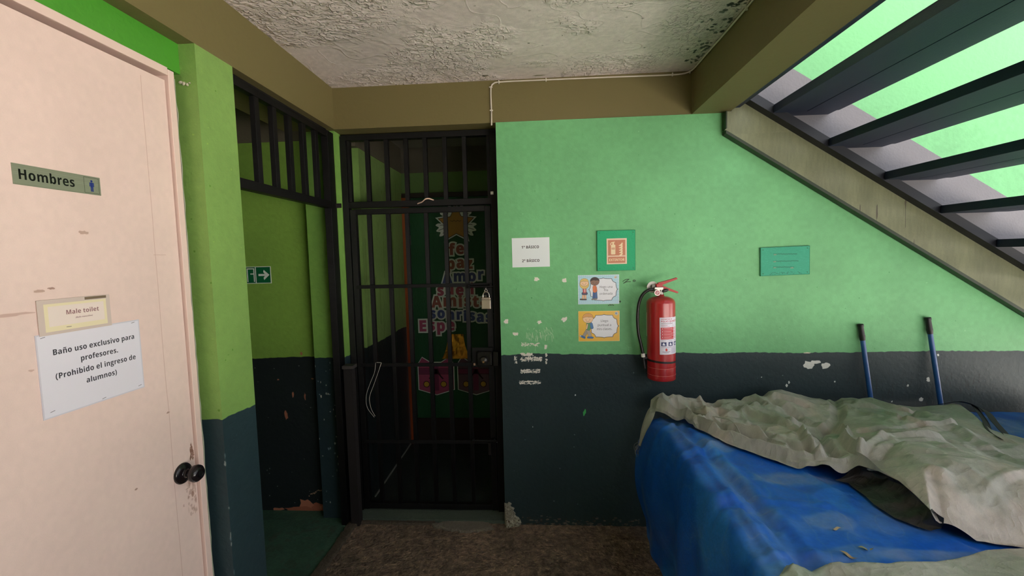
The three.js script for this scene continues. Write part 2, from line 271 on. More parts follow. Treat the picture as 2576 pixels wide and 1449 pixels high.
// ---------------------------------------------------------------- toilet door
{
  const d = thing('door_1', 'pink toilet door with black knob', null, [XD, 0, 1.035]); d.userData.kind = 'structure';
  const t = canvas(1024, 2048, (g, w, h) => { // leaf z from 1.06 (right) to 1.94 (left); u runs from left to right in the photo
    g.fillStyle = '#f2d8ce'; g.fillRect(0, 0, w, h); grain(g, w, h, 0.03, 5, 180, 14);
    const X = (z) => (1.94 - z) / 0.88 * w, Y = (y) => (2.22 - y) / 2.22 * h, r = rng(2);
    const brown = ['#a27f70', '#8c6555', '#c7a596'];
    for (let k = 0; k < 50; k++) blob(g, X(1.068 + r() * 0.035), Y(0.85 - r() * 0.12), 2 + r() * 6, 2 + r() * 10, k, 'rgba(140,96,78,0.22)', 0);
    for (let k = 0; k < 22; k++) blob(g, X(1.066 + r() * 0.014), Y(0.97 - r() * 0.05), 2 + r() * 4, 3 + r() * 9, 100 + k, brown[k % 2]);
    [[1.477, 1.55, 14, 4], [1.45, 1.555, 10, 3], [1.51, 1.36, 8, 3], [1.36, 1.7, 16, 5], [1.15, 1.12, 8, 3], [1.12, 0.78, 4, 5], [1.1, 0.83, 10, 2], [1.28, 0.93, 6, 3], [1.54, 1.5, 60, 4]].forEach(([z, y, a, b], i) => blob(g, X(z), Y(y), a, b, 30 + i, ['#c9a798', '#b08b7c', '#d6b4a8'][i % 3]));
    g.strokeStyle = '#cfa99c'; g.lineWidth = 1.6; g.beginPath(); g.moveTo(X(1.148), Y(2.2)); for (let y = 2.2; y > 0; y -= 0.05) g.lineTo(X(1.148 + (noise(y * 9, 1, 4) - 0.5) * 0.003), Y(y)); g.stroke();
    g.lineWidth = 1; g.beginPath(); g.moveTo(X(1.155), Y(1.64)); g.lineTo(X(1.11), Y(1.64)); g.stroke();
  });
  const leaf = new THREE.MeshStandardMaterial({ map: t, roughness: 0.55, bumpMap: rep(roughBump, 1, 2.4), bumpScale: 0.0006 });
  const g = sheetGeo(0.88, 2.195, 0.035); mesh('leaf', g, leaf, d, [-0.04, 1.1055, 0.465], [0, Math.PI / 2, 0]);
  const fm = mat('#f1d6cb', 0.55), gap = 0.006;
  mesh('jamb', [bar(0.05, 2.24, 0.024, -0.02, 1.12, 0.008), bar(0.05, 2.24, 0.03, -0.02, 1.12, 0.928)], fm, d);
  mesh('head', bar(0.05, 0.026, 0.892, -0.02, 2.232, 0.4665), fm, d);
  mesh('plaster_bead', tube(Array.from({ length: 60 }, (_, k) => [0.003 + 0.003 * hash(k, 2, 2), 0.005 + k * 0.0375, -0.006 + 0.003 * hash(k, 3, 2)]), 0.0025, 240, 5), mat('#9aa08c', 0.9), d);
  // knob: rose and round knob on a short neck
  const rose = new THREE.LatheGeometry([[0, 0], [0.034, 0], [0.035, 0.004], [0.032, 0.01], [0.018, 0.014], [0.012, 0.016], [0.011, 0.028], [0.018, 0.032], [0.026, 0.04], [0.0285, 0.05], [0.027, 0.058], [0.02, 0.066], [0.011, 0.068], [0.0105, 0.064], [0, 0.064]].map((p) => new THREE.Vector2(...p)), 32);
  rose.rotateZ(-Math.PI / 2);
  const kb = mesh('knob', rose, mat('#1a1518', 0.18), d, [-0.005, 0.892, 0.082]);
  const key = new THREE.CylinderGeometry(0.009, 0.009, 0.003, 20); key.rotateZ(Math.PI / 2); mesh('keyhole', key, mat('#b8b0a8', 0.25, { metalness: 1 }), kb, [0.066, 0, 0]);
  mesh('plaster_chip', [[0.006, 2.216, -0.004, 0.008], [0.016, 2.212, -0.0055, 0.007], [0.027, 2.209, -0.006, 0.006], [0.035, 2.214, -0.007, 0.004]].map(([x, y, z, q], k) => new THREE.DodecahedronGeometry(q, 0).scale(1, 0.7, 0.6).rotateZ(k).translate(x, y, z - 0.024)), mat('#cfcab6', 0.95), d);
}
// signs on the toilet door
const LEAFX = XD - 0.04 + 0.035;
function onDoor(name, label, cat, z0, z1, y0, y1, tex, m = {}, dx = 0) {
  const o = mesh(name, sheetGeo(z1 - z0, y1 - y0, 0.0015), new THREE.MeshStandardMaterial({ map: tex, roughness: 0.5, ...m }), null, [LEAFX + 0.0002 + dx, (y0 + y1) / 2, (z0 + z1) / 2], [0, Math.PI / 2, 0]);
  return tag(o, label, cat);
}
{
  onDoor('restroom_sign', 'brushed metal Hombres sign with blue man symbol on pink door', 'sign', 1.305, 1.507, 1.794, 1.843, canvas(1024, 248, (g, w, h) => {
    g.fillStyle = '#9ba08a'; g.fillRect(0, 0, w, h); for (let k = 0; k < 500; k++) { g.fillStyle = k % 2 ? 'rgba(255,255,255,0.05)' : 'rgba(60,70,50,0.06)'; g.fillRect(0, hash(k, 1, 1) * h, w, 1); }
    g.fillStyle = '#111310'; g.font = 'bold 168px sans-serif'; g.textBaseline = 'middle'; g.textAlign = 'left'; g.fillText('Hombres', 48, 122, 640);
    g.strokeStyle = '#33392f'; g.lineWidth = 4; g.strokeRect(806, 20, 196, 208); g.fillStyle = '#2d3f92'; g.beginPath(); g.arc(905, 66, 15, 0, 7); g.fill();
    g.fillRect(886, 84, 38, 66); g.fillRect(874, 86, 10, 54); g.fillRect(926, 86, 10, 54); g.fillRect(888, 146, 16, 62); g.fillRect(907, 146, 16, 62);
  }), { metalness: 0.35, roughness: 0.4 });
  onDoor('paper_notice', 'white taped paper reading Baño uso exclusivo para profesores', 'notice', 1.226, 1.497, 1.224, 1.434, canvas(1024, 794, (g, w, h) => {
    g.fillStyle = '#efecf6'; g.fillRect(0, 0, w, h); g.strokeStyle = '#dedae4'; g.lineWidth = 12; g.strokeRect(6, 6, w - 12, h - 12);
    g.fillStyle = '#3c3b44'; g.textAlign = 'center'; g.font = 'bold 76px sans-serif';
    g.fillText('Baño uso exclusivo para', 540, 210, 830); g.fillText('profesores.', 560, 322, 390); g.fillText('(Prohibido el ingreso de', 540, 442, 820); g.fillText('alumnos)', 560, 556, 320);
    g.strokeStyle = '#77757c'; g.lineWidth = 5; for (const [x, y] of [[40, 34], [930, 30], [60, 740], [540, 772], [950, 760]]) { g.beginPath(); g.moveTo(x, y); g.lineTo(x + 40, y - 8); g.stroke(); }
  }), { roughness: 0.35 });
  onDoor('card_sleeve', 'small yellow Male toilet card in a clear sleeve above the paper', 'notice', 1.31, 1.488, 1.43, 1.518, canvas(1024, 506, (g, w, h) => {
    g.fillStyle = '#dccac0'; g.fillRect(0, 0, w, h); g.fillStyle = '#f5e8c2'; g.fillRect(80, 62, 880, 400); g.fillStyle = '#f6e6dc'; g.fillRect(130, 100, 790, 290);
    g.fillStyle = '#9a6f70'; g.textAlign = 'center'; g.font = 'bold 92px sans-serif'; g.fillText('Male toilet', 600, 240, 520); g.font = 'italic bold 30px sans-serif'; g.fillText('(Baño masculino)', 610, 310, 320);
    g.fillStyle = '#7d6b58'; g.fillRect(640, 8, 330, 40); g.fillStyle = '#6f6350'; g.fillRect(350, 420, 70, 7);
  }), { roughness: 0.35 }, 0.0016);
}

// ---------------------------------------------------------------- gates
const ironM = new THREE.MeshPhysicalMaterial({ color: BLACKPAINT, roughness: 0.4, specularIntensity: 0.6, bumpMap: rep(roughBump, 6, 6), bumpScale: 0.0006 });
const rustM = mat('#1f1816', 0.7, { bumpMap: rep(roughBump, 6, 6), bumpScale: 0.002 });
{
  const x = -1.192, g = thing('side_gate_frame', 'black iron frame with bars above the open side passage', 'gate', [x, 0, 0]);
  mesh('post', bar(0.035, 2.33, 0.03, 0, 1.165, 0.802), ironM, g);
  mesh('post', bar(0.04, 2.33, 0.07, 0, 1.165, 0.005), ironM, g);
  mesh('top_rail', bar(0.031, 0.034, 0.775, 0, 2.3125, 0.41), ironM, g);
  mesh('head_plate', bar(0.06, 0.012, 0.8, -0.03, 2.339, 0.41), rustM, g);
  mesh('mid_rail', bar(0.039, 0.04, 0.8, 0.001, 1.915, 0.4), ironM, g);
  for (const z of [0.642, 0.518, 0.395, 0.27, 0.146]) mesh('bar', bar(0.024, 0.38, 0.03, 0, 2.12, z), ironM, g);
  mesh('strap', bar(0.045, 0.026, 0.006, 0.03, 1.915, -0.02), rustM, g);
}
{
  const g = thing('barred_door', 'black iron barred door with lock under a barred transom', 'gate', [0, 0, -0.115]);
  const L = -1.165, R = -0.23;
  // outer frame
  mesh('post', bar(0.035, 2.33, 0.045, L + 0.0175, 1.165, 0), ironM, g);
  mesh('post', bar(0.04, 2.33, 0.045, R - 0.022, 1.165, 0), ironM, g);
  mesh('top_rail', bar(R - L - 0.01, 0.034, 0.041, (L + R) / 2, 2.321, 0), ironM, g);
  mesh('transom_rail', bar(R - L - 0.01, 0.036, 0.041, (L + R) / 2, 1.926, 0), ironM, g);
  mesh('transom_stile', [bar(0.018, 0.37, 0.03, L + 0.046, 2.127, 0), bar(0.018, 0.37, 0.03, R - 0.052, 2.127, 0)], ironM, g);
  for (const x of [-1.0075, -0.8906, -0.7726, -0.6577, -0.5407, -0.4237]) mesh('transom_bar', bar(0.025, 0.38, 0.025, x, 2.127, 0), ironM, g);
  // leaf
  const leaf = new THREE.Group(); leaf.name = 'leaf'; g.add(leaf);
  mesh('stile', bar(0.034, 1.87, 0.035, L + 0.058, 0.962, 0.004), ironM, leaf); mesh('stile', bar(0.034, 1.87, 0.035, R - 0.064, 0.962, 0.004), ironM, leaf);
  mesh('rail', bar(0.8, 0.032, 0.031, (L + R) / 2 - 0.003, 1.8845, 0.004), ironM, leaf); mesh('rail', bar(0.8, 0.034, 0.031, (L + R) / 2 - 0.003, 0.046, 0.004), ironM, leaf);
  for (const y of [1.433, 0.95, 0.465]) mesh('flat_rail', bar(0.81, 0.022, 0.008, (L + R) / 2 - 0.003, y, 0.02), ironM, leaf);
  for (const x of [-1.0137, -0.8967, -0.7818, -0.6659, -0.5489, -0.4289]) mesh('bar', bar(0.024, 1.82, 0.024, x, 0.96, 0.001), ironM, leaf);
  // lock box, keeper, bolts
  const lk = new THREE.Group(); lk.name = 'lock'; lk.position.set(-0.009, -0.014, 0); g.add(lk); const lm = mat('#1a1816', 0.35, { metalness: 0.3 });
  mesh('back_plate', bar(0.125, 0.12, 0.006, -0.336, 1.01, 0.032), ironM, lk);
  mesh('lock_case', bar(0.092, 0.09, 0.026, -0.322, 1.005, 0.046, 0.008), lm, lk);
  const cyl = new THREE.LatheGeometry([[0, 0], [0.027, 0], [0.027, 0.008], [0.022, 0.02], [0.021, 0.03], [0, 0.032]].map((p) => new THREE.Vector2(...p)), 28); cyl.rotateX(Math.PI / 2);
  mesh('cylinder', cyl, mat('#3b3835', 0.3, { metalness: 0.6 }), lk, [-0.324, 1.0, 0.058]);
  const kh = new THREE.CylinderGeometry(0.006, 0.006, 0.004, 14); kh.rotateX(Math.PI / 2); mesh('keyhole', kh, mat('#b08a60', 0.35, { metalness: 0.8 }), lk, [-0.324, 0.996, 0.091]);
  mesh('keeper', bar(0.034, 0.09, 0.026, -0.254, 1.003, 0.046, 0.006), lm, lk);
  const scr = []; for (const [sx, sy] of [[-0.36, 0.965], [-0.36, 1.042], [-0.284, 0.966], [-0.284, 1.042]]) { const s = new THREE.CylinderGeometry(0.004, 0.004, 0.004, 10); s.rotateX(Math.PI / 2); s.translate(sx, sy, 0.06); scr.push(s); } mesh('screw', scr, mat('#0d0c0b', 0.4, { metalness: 0.8 }), lk);
  mesh('latch_tab', bar(0.012, 0.014, 0.02, -0.384, 0.972, 0.045), mat('#a98f78', 0.4, { metalness: 0.7 }), lk);
  const bolt = (y, nm) => { const c = new THREE.CylinderGeometry(0.007, 0.007, 0.15, 12); c.rotateZ(Math.PI / 2); mesh(nm, [c.translate(-0.344, y, 0.04), bar(0.014, 0.026, 0.02, -0.414, y, 0.034), bar(0.014, 0.026, 0.02, -0.284, y, 0.034)], ironM, g); };
  bolt(1.424, 'upper_bolt'); bolt(0.482, 'lower_bolt');
  mesh('hasp', bar(0.02, 0.05, 0.005, -0.316, 1.396, 0.04), ironM, g); mesh('hasp', bar(0.016, 0.075, 0.005, -0.316, 0.43, 0.04), lm, g);
  // short hinge post with cap
  mesh('hinge_post', bar(0.05, 0.96, 0.05, -1.125, 0.48, 0.135), rustM, g); mesh('post_cap', bar(0.066, 0.02, 0.06, -1.123, 0.972, 0.135), mat('#4a4542', 0.5), g);
  mesh('cable_clip', bar(0.017, 0.017, 0.012, -0.263, 1.97, 0.028), mat('#e6e2da', 0.5), g);
}
{ // padlock hanging from the upper bolt
  const p = thing('padlock', 'small silver padlock hanging on the barred door', 'padlock', [-0.311, 1.291, -0.06]);
  mesh('body', bar(0.056, 0.056, 0.02, 0, 0.028, 0, 0.004), mat('#d5c9bd', 0.3, { metalness: 0.85 }), p);
  mesh('bumper', bar(0.054, 0.014, 0.018, 0, 0.062, 0, 0.004), mat('#cdbfb4', 0.3, { metalness: 0.85 }), p);
  mesh('shackle', tube([[-0.018, 0.06, 0], [-0.018, 0.085, 0], [-0.011, 0.098, 0], [0, 0.102, 0], [0.011, 0.098, 0], [0.018, 0.085, 0], [0.018, 0.06, 0]], 0.0042, 30), mat('#c9c4be', 0.22, { metalness: 1 }), p);
  const lk = []; for (let k = 0; k < 2; k++) { const t = new THREE.TorusGeometry(0.008, 0.0022, 8, 18); t.rotateY(k ? 1.4 : 0.2); t.translate(0, 0.108 + k * 0.012, 0); lk.push(t); }
  mesh('chain_link', lk, mat('#a8a19a', 0.3, { metalness: 1 }), p);
}
{ // loose wire looped through the bars, and a paper scrap on the transom rail
  const w = mesh('hanging_wire', [tube([[-0.979, 0.985, -0.018], [-0.985, 0.93, -0.01], [-1.012, 0.866, -0.006], [-1.043, 0.78, -0.006], [-1.04, 0.71, -0.006], [-0.998, 0.648, -0.004]], 0.0016, 50, 6), tube([[-0.943, 0.985, -0.018], [-0.965, 0.92, -0.008], [-0.99, 0.855, -0.004], [-1.022, 0.77, -0.004], [-1.015, 0.70, -0.006], [-0.992, 0.655, -0.004]], 0.0016, 50, 6), tube([[-0.979, 0.985, -0.018], [-0.961, 0.99, -0.004], [-0.943, 0.985, -0.018]], 0.0016, 14, 6)], mat('#b9b4aa', 0.5), null, [-0.026, -0.018, -0.065]);
  tag(w, 'thin grey wire dangling in a loop from the barred door', 'wire');
  const s = new THREE.PlaneGeometry(0.1, 0.008, 24, 1), p = s.attributes.position;
  for (let i = 0; i < p.count; i++) { const x = p.getX(i); p.setXYZ(i, x, p.getY(i) * (1 - 4 * Math.abs(x)) - Math.max(0, -x) * 0.55 + 0.004 * Math.sin(x * 90), 0.006 * Math.cos(x * 60)); } s.computeVertexNormals();
  tag(mesh('paper_scrap', s, mat('#d8b9a4', 0.8, { side: THREE.DoubleSide }), null, [-0.66, 1.945, -0.086]), 'torn pale ribbon scrap caught on the barred door rail', 'scrap');
}
// arrow sign in the passage
tag(mesh('arrow_sign', sheetGeo(0.27, 0.105, 0.002), new THREE.MeshStandardMaterial({ roughness: 0.4, map: canvas(768, 300, (g, w, h) => {
  g.fillStyle = '#e8ece6'; g.fillRect(0, 0, w, h); g.fillStyle = '#10683f'; g.fillRect(12, 12, 470, h - 24); g.fillRect(500, 12, w - 512, h - 24);
  g.fillStyle = '#eef2ec'; g.fillRect(540, 132, 130, 36); g.beginPath(); g.moveTo(640, 60); g.lineTo(740, 150); g.lineTo(640, 240); g.lineTo(630, 200); g.lineTo(672, 150); g.lineTo(630, 100); g.fill();
  g.fillRect(330, 30, 20, 240); g.fillRect(450, 30, 20, 240); g.fillRect(330, 30, 140, 18); g.fillRect(392, 120, 66, 20); g.beginPath(); g.arc(250, 70, 26, 0, 7); g.fill(); g.lineWidth = 30; g.strokeStyle = '#eef2ec'; g.beginPath(); g.moveTo(245, 110); g.lineTo(225, 190); g.lineTo(280, 250); g.moveTo(225, 190); g.lineTo(150, 240); g.moveTo(245, 120); g.lineTo(310, 160); g.stroke();
}) }), null, [-1.778, 1.518, -0.1]), 'green and white exit arrow sign in the side passage', 'sign');

// ---------------------------------------------------------------- decorated door at the end of the hall
const font = await new FontLoader().loadAsync('fonts/droid/droid_sans_bold.typeface.json');
{
  const Z = -1.1, d = thing('door_2', 'dark green paper covered hall door with orange wooden frame', null, [0, 0, Z]); d.userData.kind = 'structure';
  const wood = mat('#a4552a', 0.45, { map: canvas(64, 1024, (g, w, h) => { g.fillStyle = '#ffffff'; g.fillRect(0, 0, w, h); for (let k = 0; k < 60; k++) { g.fillStyle = ['#c9906a', '#e6c0a0', '#b57c58'][k % 3]; g.fillRect(hash(k, 1, 3) * w, hash(k, 2, 3) * h, 1 + hash(k, 4, 3) * 2, 100 + hash(k, 3, 3) * 500); } }) });
  mesh('jamb', bar(0.055, 2.12, 0.06, -1.09, 1.06, 0.0), wood, d); mesh('jamb', bar(0.055, 2.12, 0.06, -0.3, 1.06, 0.0), wood, d);
  mesh('head', bar(0.84, 0.036, 0.064, -0.695, 2.114, 0.0), mat('#2a211b', 0.5), d);
  mesh('leaf', bar(0.74, 2.1, 0.04, -0.695, 1.062, -0.02), mat('#15532f', 0.6, { bumpMap: rep(roughBump, 1, 1), bumpScale: 0.003 }), d);
  mesh('lower_board', bar(0.74, 0.2, 0.01, -0.695, 0.13, 0.006), mat('#2b201a', 0.7), d);
  mesh('hinge', [bar(0.01, 0.08, 0.012, -1.06, 1.75, 0.01), bar(0.01, 0.08, 0.012, -1.06, 0.95, 0.01), bar(0.01, 0.08, 0.012, -1.06, 0.3, 0.01)], mat('#6d6a64', 0.4, { metalness: 0.8 }), d);

  const white = mat('#e6efea', 0.6);
  // star with rays
  const st = thing('paper_star', 'smiling gold paper star with white rays on the hall door', 'decoration', [-0.673, 1.873, Z + 0.003]);
  const poly = (n, f) => { const s = new THREE.Shape(); for (let k = 0; k < n; k++) { const [x, y] = f(k); k ? s.lineTo(x, y) : s.moveTo(x, y); } return s; };
  const ext = (s, t) => new THREE.ExtrudeGeometry(s, { depth: t, bevelEnabled: false });
  const rayM = mat('#24352a', 0.7), lobe = (a, big) => { const sh = poly(25, (k) => { const t = (k / 24 - 0.5) * 0.82, r = 0.15 + (big ? 0.014 : 0.008) * Math.cos(t * 22) + 0.012 * Math.cos(t * 3); return k === 0 || k === 24 ? [Math.sin(a + t * 0.9) * 0.06, Math.cos(a + t * 0.9) * 0.06] : [Math.sin(a + t) * r, Math.cos(a + t) * r]; }); return ext(sh, 0.0008); };
  for (const a of [-1.885, -0.628, 0.628, 1.885]) { mesh('backing', lobe(a, Math.abs(a) > 1), white, st); for (const q of [-0.26, 0, 0.26]) { const g = new THREE.BoxGeometry(0.004, q ? 0.035 : 0.05, 0.001); g.translate(0, q ? 0.118 : 0.13, 0.0015); g.rotateZ(-a - q); mesh('ray_line', g, rayM, st); } }
  const starF = (R) => poly(10, (k) => { const a = k / 10 * 6.283, r = k % 2 ? R * 0.5 : R; return [Math.sin(a) * r, Math.cos(a) * r]; });
  mesh('star_border', ext(starF(0.182), 0.001), white, st); mesh('star_outline', ext(starF(0.16), 0.0015), mat('#3a2a16', 0.6), st); mesh('star_body', ext(starF(0.15), 0.0022), mat('#b88a3c', 0.5), st);
  mesh('star_face', [tube([[-0.045, 0.03, 0.0025], [-0.03, 0.022, 0.0025], [-0.015, 0.03, 0.0025], [0, 0.022, 0.0025], [0.015, 0.03, 0.0025], [0.03, 0.022, 0.0025], [0.045, 0.03, 0.0025]], 0.0018, 40, 5)], mat('#3a2a16', 0.6), st);
  // words: cut-out bubble letters
  const cols = ['#9a5a4e', '#9a5f50', '#4a5890', '#b0586e', '#a8645a', '#4f60a0', '#b8567a'];
  [['fe', -0.74, 1.625, 0.088, 0, 0], ['paz', -0.766, 1.508, 0.088, 1, 0], ['Amor', -0.8, 1.39, 0.086, 2, 0.02], ['sueñ', -0.852, 1.288, 0.088, 3, 0], ['Amista', -0.9, 1.188, 0.092, 4, 0], ['sonrisas', -0.924, 1.096, 0.082, 5, -0.03], ['Espe', -1.02, 0.986, 0.09, 6, 0]].forEach(([txt, x0, y0, size, ci, slope]) => {
    const o = thing('paper_word', 'cut-out paper letters spelling ' + txt + ' on the hall door', 'lettering', [x0, y0, Z + 0.0025], 'paper words on the hall door');
    const cm = mat(cols[ci], 0.6); let x = 0, k = 0;
    for (const c of txt) {
      const base = { font, size, depth: 0.0012, curveSegments: 5 };
      const gl = font.data.glyphs[c] || font.data.glyphs['?'], adv = gl.ha * size / font.data.resolution;
      const a = new TextGeometry(c, { ...base, bevelEnabled: true, bevelThickness: 0.0004, bevelSize: 0.0035, bevelSegments: 1 }), b = new TextGeometry(c, { ...base, depth: 0.0004, bevelEnabled: true, bevelThickness: 0.0004, bevelSize: 0.0165, bevelSegments: 2 });
      const dy = (k % 2 ? 0.004 : -0.003) + slope * x * 3;
      const l = mesh('letter', a, cm, o, [x, dy, 0.0018]); mesh('letter_border', b, white, l, [0, 0, -0.0012]);
      x += adv * 0.98 + 0.012; k++;
    }
  });
  // gold foil trunk
  {
    const g = new THREE.PlaneGeometry(1, 0.21, 24, 24), p = g.attributes.position;
    for (let i = 0; i < p.count; i++) { const v = p.getY(i) / 0.21 + 0.5, u = p.getX(i), hw = 0.068 + 0.055 * Math.pow(1 - v, 2.2); p.setXYZ(i, u * 2 * hw, p.getY(i), 0.004 + 0.006 * ridge(u * 5 + 0.6 * v, v * 5, 3) + 0.003 * ridge(u * 11, v * 13, 8)); } g.computeVertexNormals();
    tag(mesh('foil_trunk', g, mat('#d19a35', 0.3, { metalness: 0.9, side: THREE.DoubleSide }), null, [-0.705, 0.85, Z + 0.001]), 'crinkled gold foil tree trunk on the hall door', 'decoration');
  }
  // gift boxes
  const gift = (cx, bodyC, label) => {
    const o = thing('paper_gift', label, 'decoration', [cx, 0.6, Z + 0.003], 'paper gift boxes on the hall door'), w = 0.15, W0 = 1;
    const sh = (e) => poly(9, (k) => [[-w - e, 0.1], [-w * 0.78, 0.155 + e], [-w * 0.3, 0.11 + e], [w * 0.3, 0.11 + e], [w * 0.78, 0.155 + e], [w + e, 0.1], [w + e * 0.9, -0.12 - e * 0.6], [0, -0.165 - e], [-w - e * 0.9, -0.12 - e * 0.6]][k]);
    mesh('border', ext(sh(0.008), 0.001), white, o); mesh('box', ext(sh(0), 0.0018), mat(bodyC, 0.6), o);
    const rb = mat('#7c3557', 0.6), ln = mat('#3a1826', 0.7);
    const b1 = bar(0.045, 0.22, 0.001, 0, -0.02, 0.0026, 0.0002), b2 = bar(2 * w, 0.04, 0.001, 0, 0.035, 0.0026, 0.0002); mesh('ribbon', [b1, b2], rb, o);
    mesh('bow_tail', [tube([[0.01, 0.05, 0.003], [0.035, 0.0, 0.003], [0.06, -0.03, 0.003]], 0.006, 12, 6), tube([[-0.01, 0.05, 0.003], [-0.03, 0.0, 0.003], [-0.06, -0.025, 0.003]], 0.006, 12, 6)], ln, o);
    mesh('edge_line', [bar(2 * w, 0.004, 0.001, 0, 0.06, 0.003, 0.0002), bar(2 * w, 0.004, 0.001, 0, 0.012, 0.003, 0.0002)], ln, o);
    for (const x of [-0.085, 0.062]) { const c = new THREE.CylinderGeometry(0.024, 0.024, 0.001, 22); c.rotateX(Math.PI / 2); const dt = mesh('dot', c, mat('#c9a13a', 0.5), o, [x, -0.075, 0.003]); const t = new THREE.TorusGeometry(0.025, 0.003, 6, 24); mesh('dot_outline', t, ln, dt); }
    return o;
  };
  gift(-0.885, '#b04f72', 'pink paper gift box nearest the orange door frame'); gift(-0.545, '#6f5560', 'paper gift box with shade painted in under the lock of the barred door');  // second box: pink dulled in the colour to imitate the hall shade
}

// ---------------------------------------------------------------- things on the back wall
function onWall(name, label, cat, x0, x1, y0, y1, tex, t = 0.0012, m = {}, tilt = 0) {
  return tag(mesh(name, sheetGeo(x1 - x0, y1 - y0, t), new THREE.MeshStandardMaterial({ map: tex, roughness: 0.5, ...m }), null, [(x0 + x1) / 2, (y0 + y1) / 2, 0.0006], [0, 0, tilt]), label, cat);
}
onWall('class_notice', 'white laminated paper listing 1 and 2 Básico', 'notice', -0.148, 0.065, 1.535, 1.701, canvas(1024, 798, (g, w, h) => {
  g.fillStyle = '#eef6f7'; g.fillRect(0, 0, w, h); g.fillStyle = '#3a3338'; g.textAlign = 'center'; g.font = 'bold 100px sans-serif';
  g.fillText('1° BÁSICO', 500, 290, 530); g.fillText('2° BÁSICO', 506, 660, 545);
}), 0.0012, { roughness: 0.35 }, 0.004);
function frameShape(g, cx, cy, a, b) { // label plaque with notched corners
  g.beginPath(); const n = 40; g.moveTo(cx, cy - b * 1.08);
  g.quadraticCurveTo(cx + 14, cy - b, cx + a * 0.62, cy - b); g.quadraticCurveTo(cx + a * 0.66, cy - b * 0.7, cx + a * 0.92, cy - b * 0.62); g.quadraticCurveTo(cx + a * 0.94, cy - 14, cx + a * 1.06, cy);
  g.quadraticCurveTo(cx + a * 0.94, cy + 14, cx + a * 0.92, cy + b * 0.62); g.quadraticCurveTo(cx + a * 0.66, cy + b * 0.7, cx + a * 0.62, cy + b); g.quadraticCurveTo(cx + 14, cy + b, cx, cy + b * 1.08);
  g.quadraticCurveTo(cx - 14, cy + b, cx - a * 0.62, cy + b); g.quadraticCurveTo(cx - a * 0.66, cy + b * 0.7, cx - a * 0.92, cy + b * 0.62); g.quadraticCurveTo(cx - a * 0.94, cy + 14, cx - a * 1.06, cy);
  g.quadraticCurveTo(cx - a * 0.94, cy - 14, cx - a * 0.92, cy - b * 0.62); g.quadraticCurveTo(cx - a * 0.66, cy - b * 0.7, cx - a * 0.62, cy - b); g.quadraticCurveTo(cx - 14, cy - b, cx, cy - b * 1.08);
  g.closePath(); g.fillStyle = '#eef0f6'; g.fill(); g.strokeStyle = '#3f414e'; g.lineWidth = 12; g.stroke();
}
function kidHead(g, x, y, r, skin, hair, long) {
  g.lineWidth = 4; g.strokeStyle = '#3a2d28'; g.fillStyle = hair; if (long) { g.beginPath(); g.ellipse(x, y + r * 0.35, r * 1.12, r * 1.15, 0, 0, 7); g.fill(); g.stroke(); }
  g.fillStyle = skin; g.beginPath(); g.ellipse(x, y, r, r * 0.86, 0, 0, 7); g.fill(); g.stroke();
  g.fillStyle = hair; g.beginPath(); g.ellipse(x, y - r * 0.12, r * 1.04, r * 0.9, 0, Math.PI, 0); g.quadraticCurveTo(x + r * 0.6, y - r * 0.4, x + r * 0.2, y - r * 0.25); g.quadraticCurveTo(x - r * 0.3, y - r * 0.5, x - r * 1.04, y - r * 0.05); g.fill(); g.stroke();
  g.beginPath(); g.arc(x - r * 0.05, y + r * 0.25, r * 0.34, 0.3, Math.PI - 0.3); g.stroke(); g.beginPath(); g.arc(x - r * 0.4, y + r * 0.12, r * 0.1, 0.2, 2.9); g.stroke(); g.beginPath(); g.arc(x + r * 0.35, y + r * 0.12, r * 0.1, 0.2, 2.9); g.stroke();
}
function limb(g, pts, w, c) { for (const [lw, col] of [[w + 7, '#3a2d28'], [w, c]]) { g.lineWidth = lw; g.strokeStyle = col; g.lineCap = 'round'; g.lineJoin = 'round'; g.beginPath(); pts.forEach(([x, y], i) => (i ? g.lineTo(x, y) : g.moveTo(x, y))); g.stroke(); } }
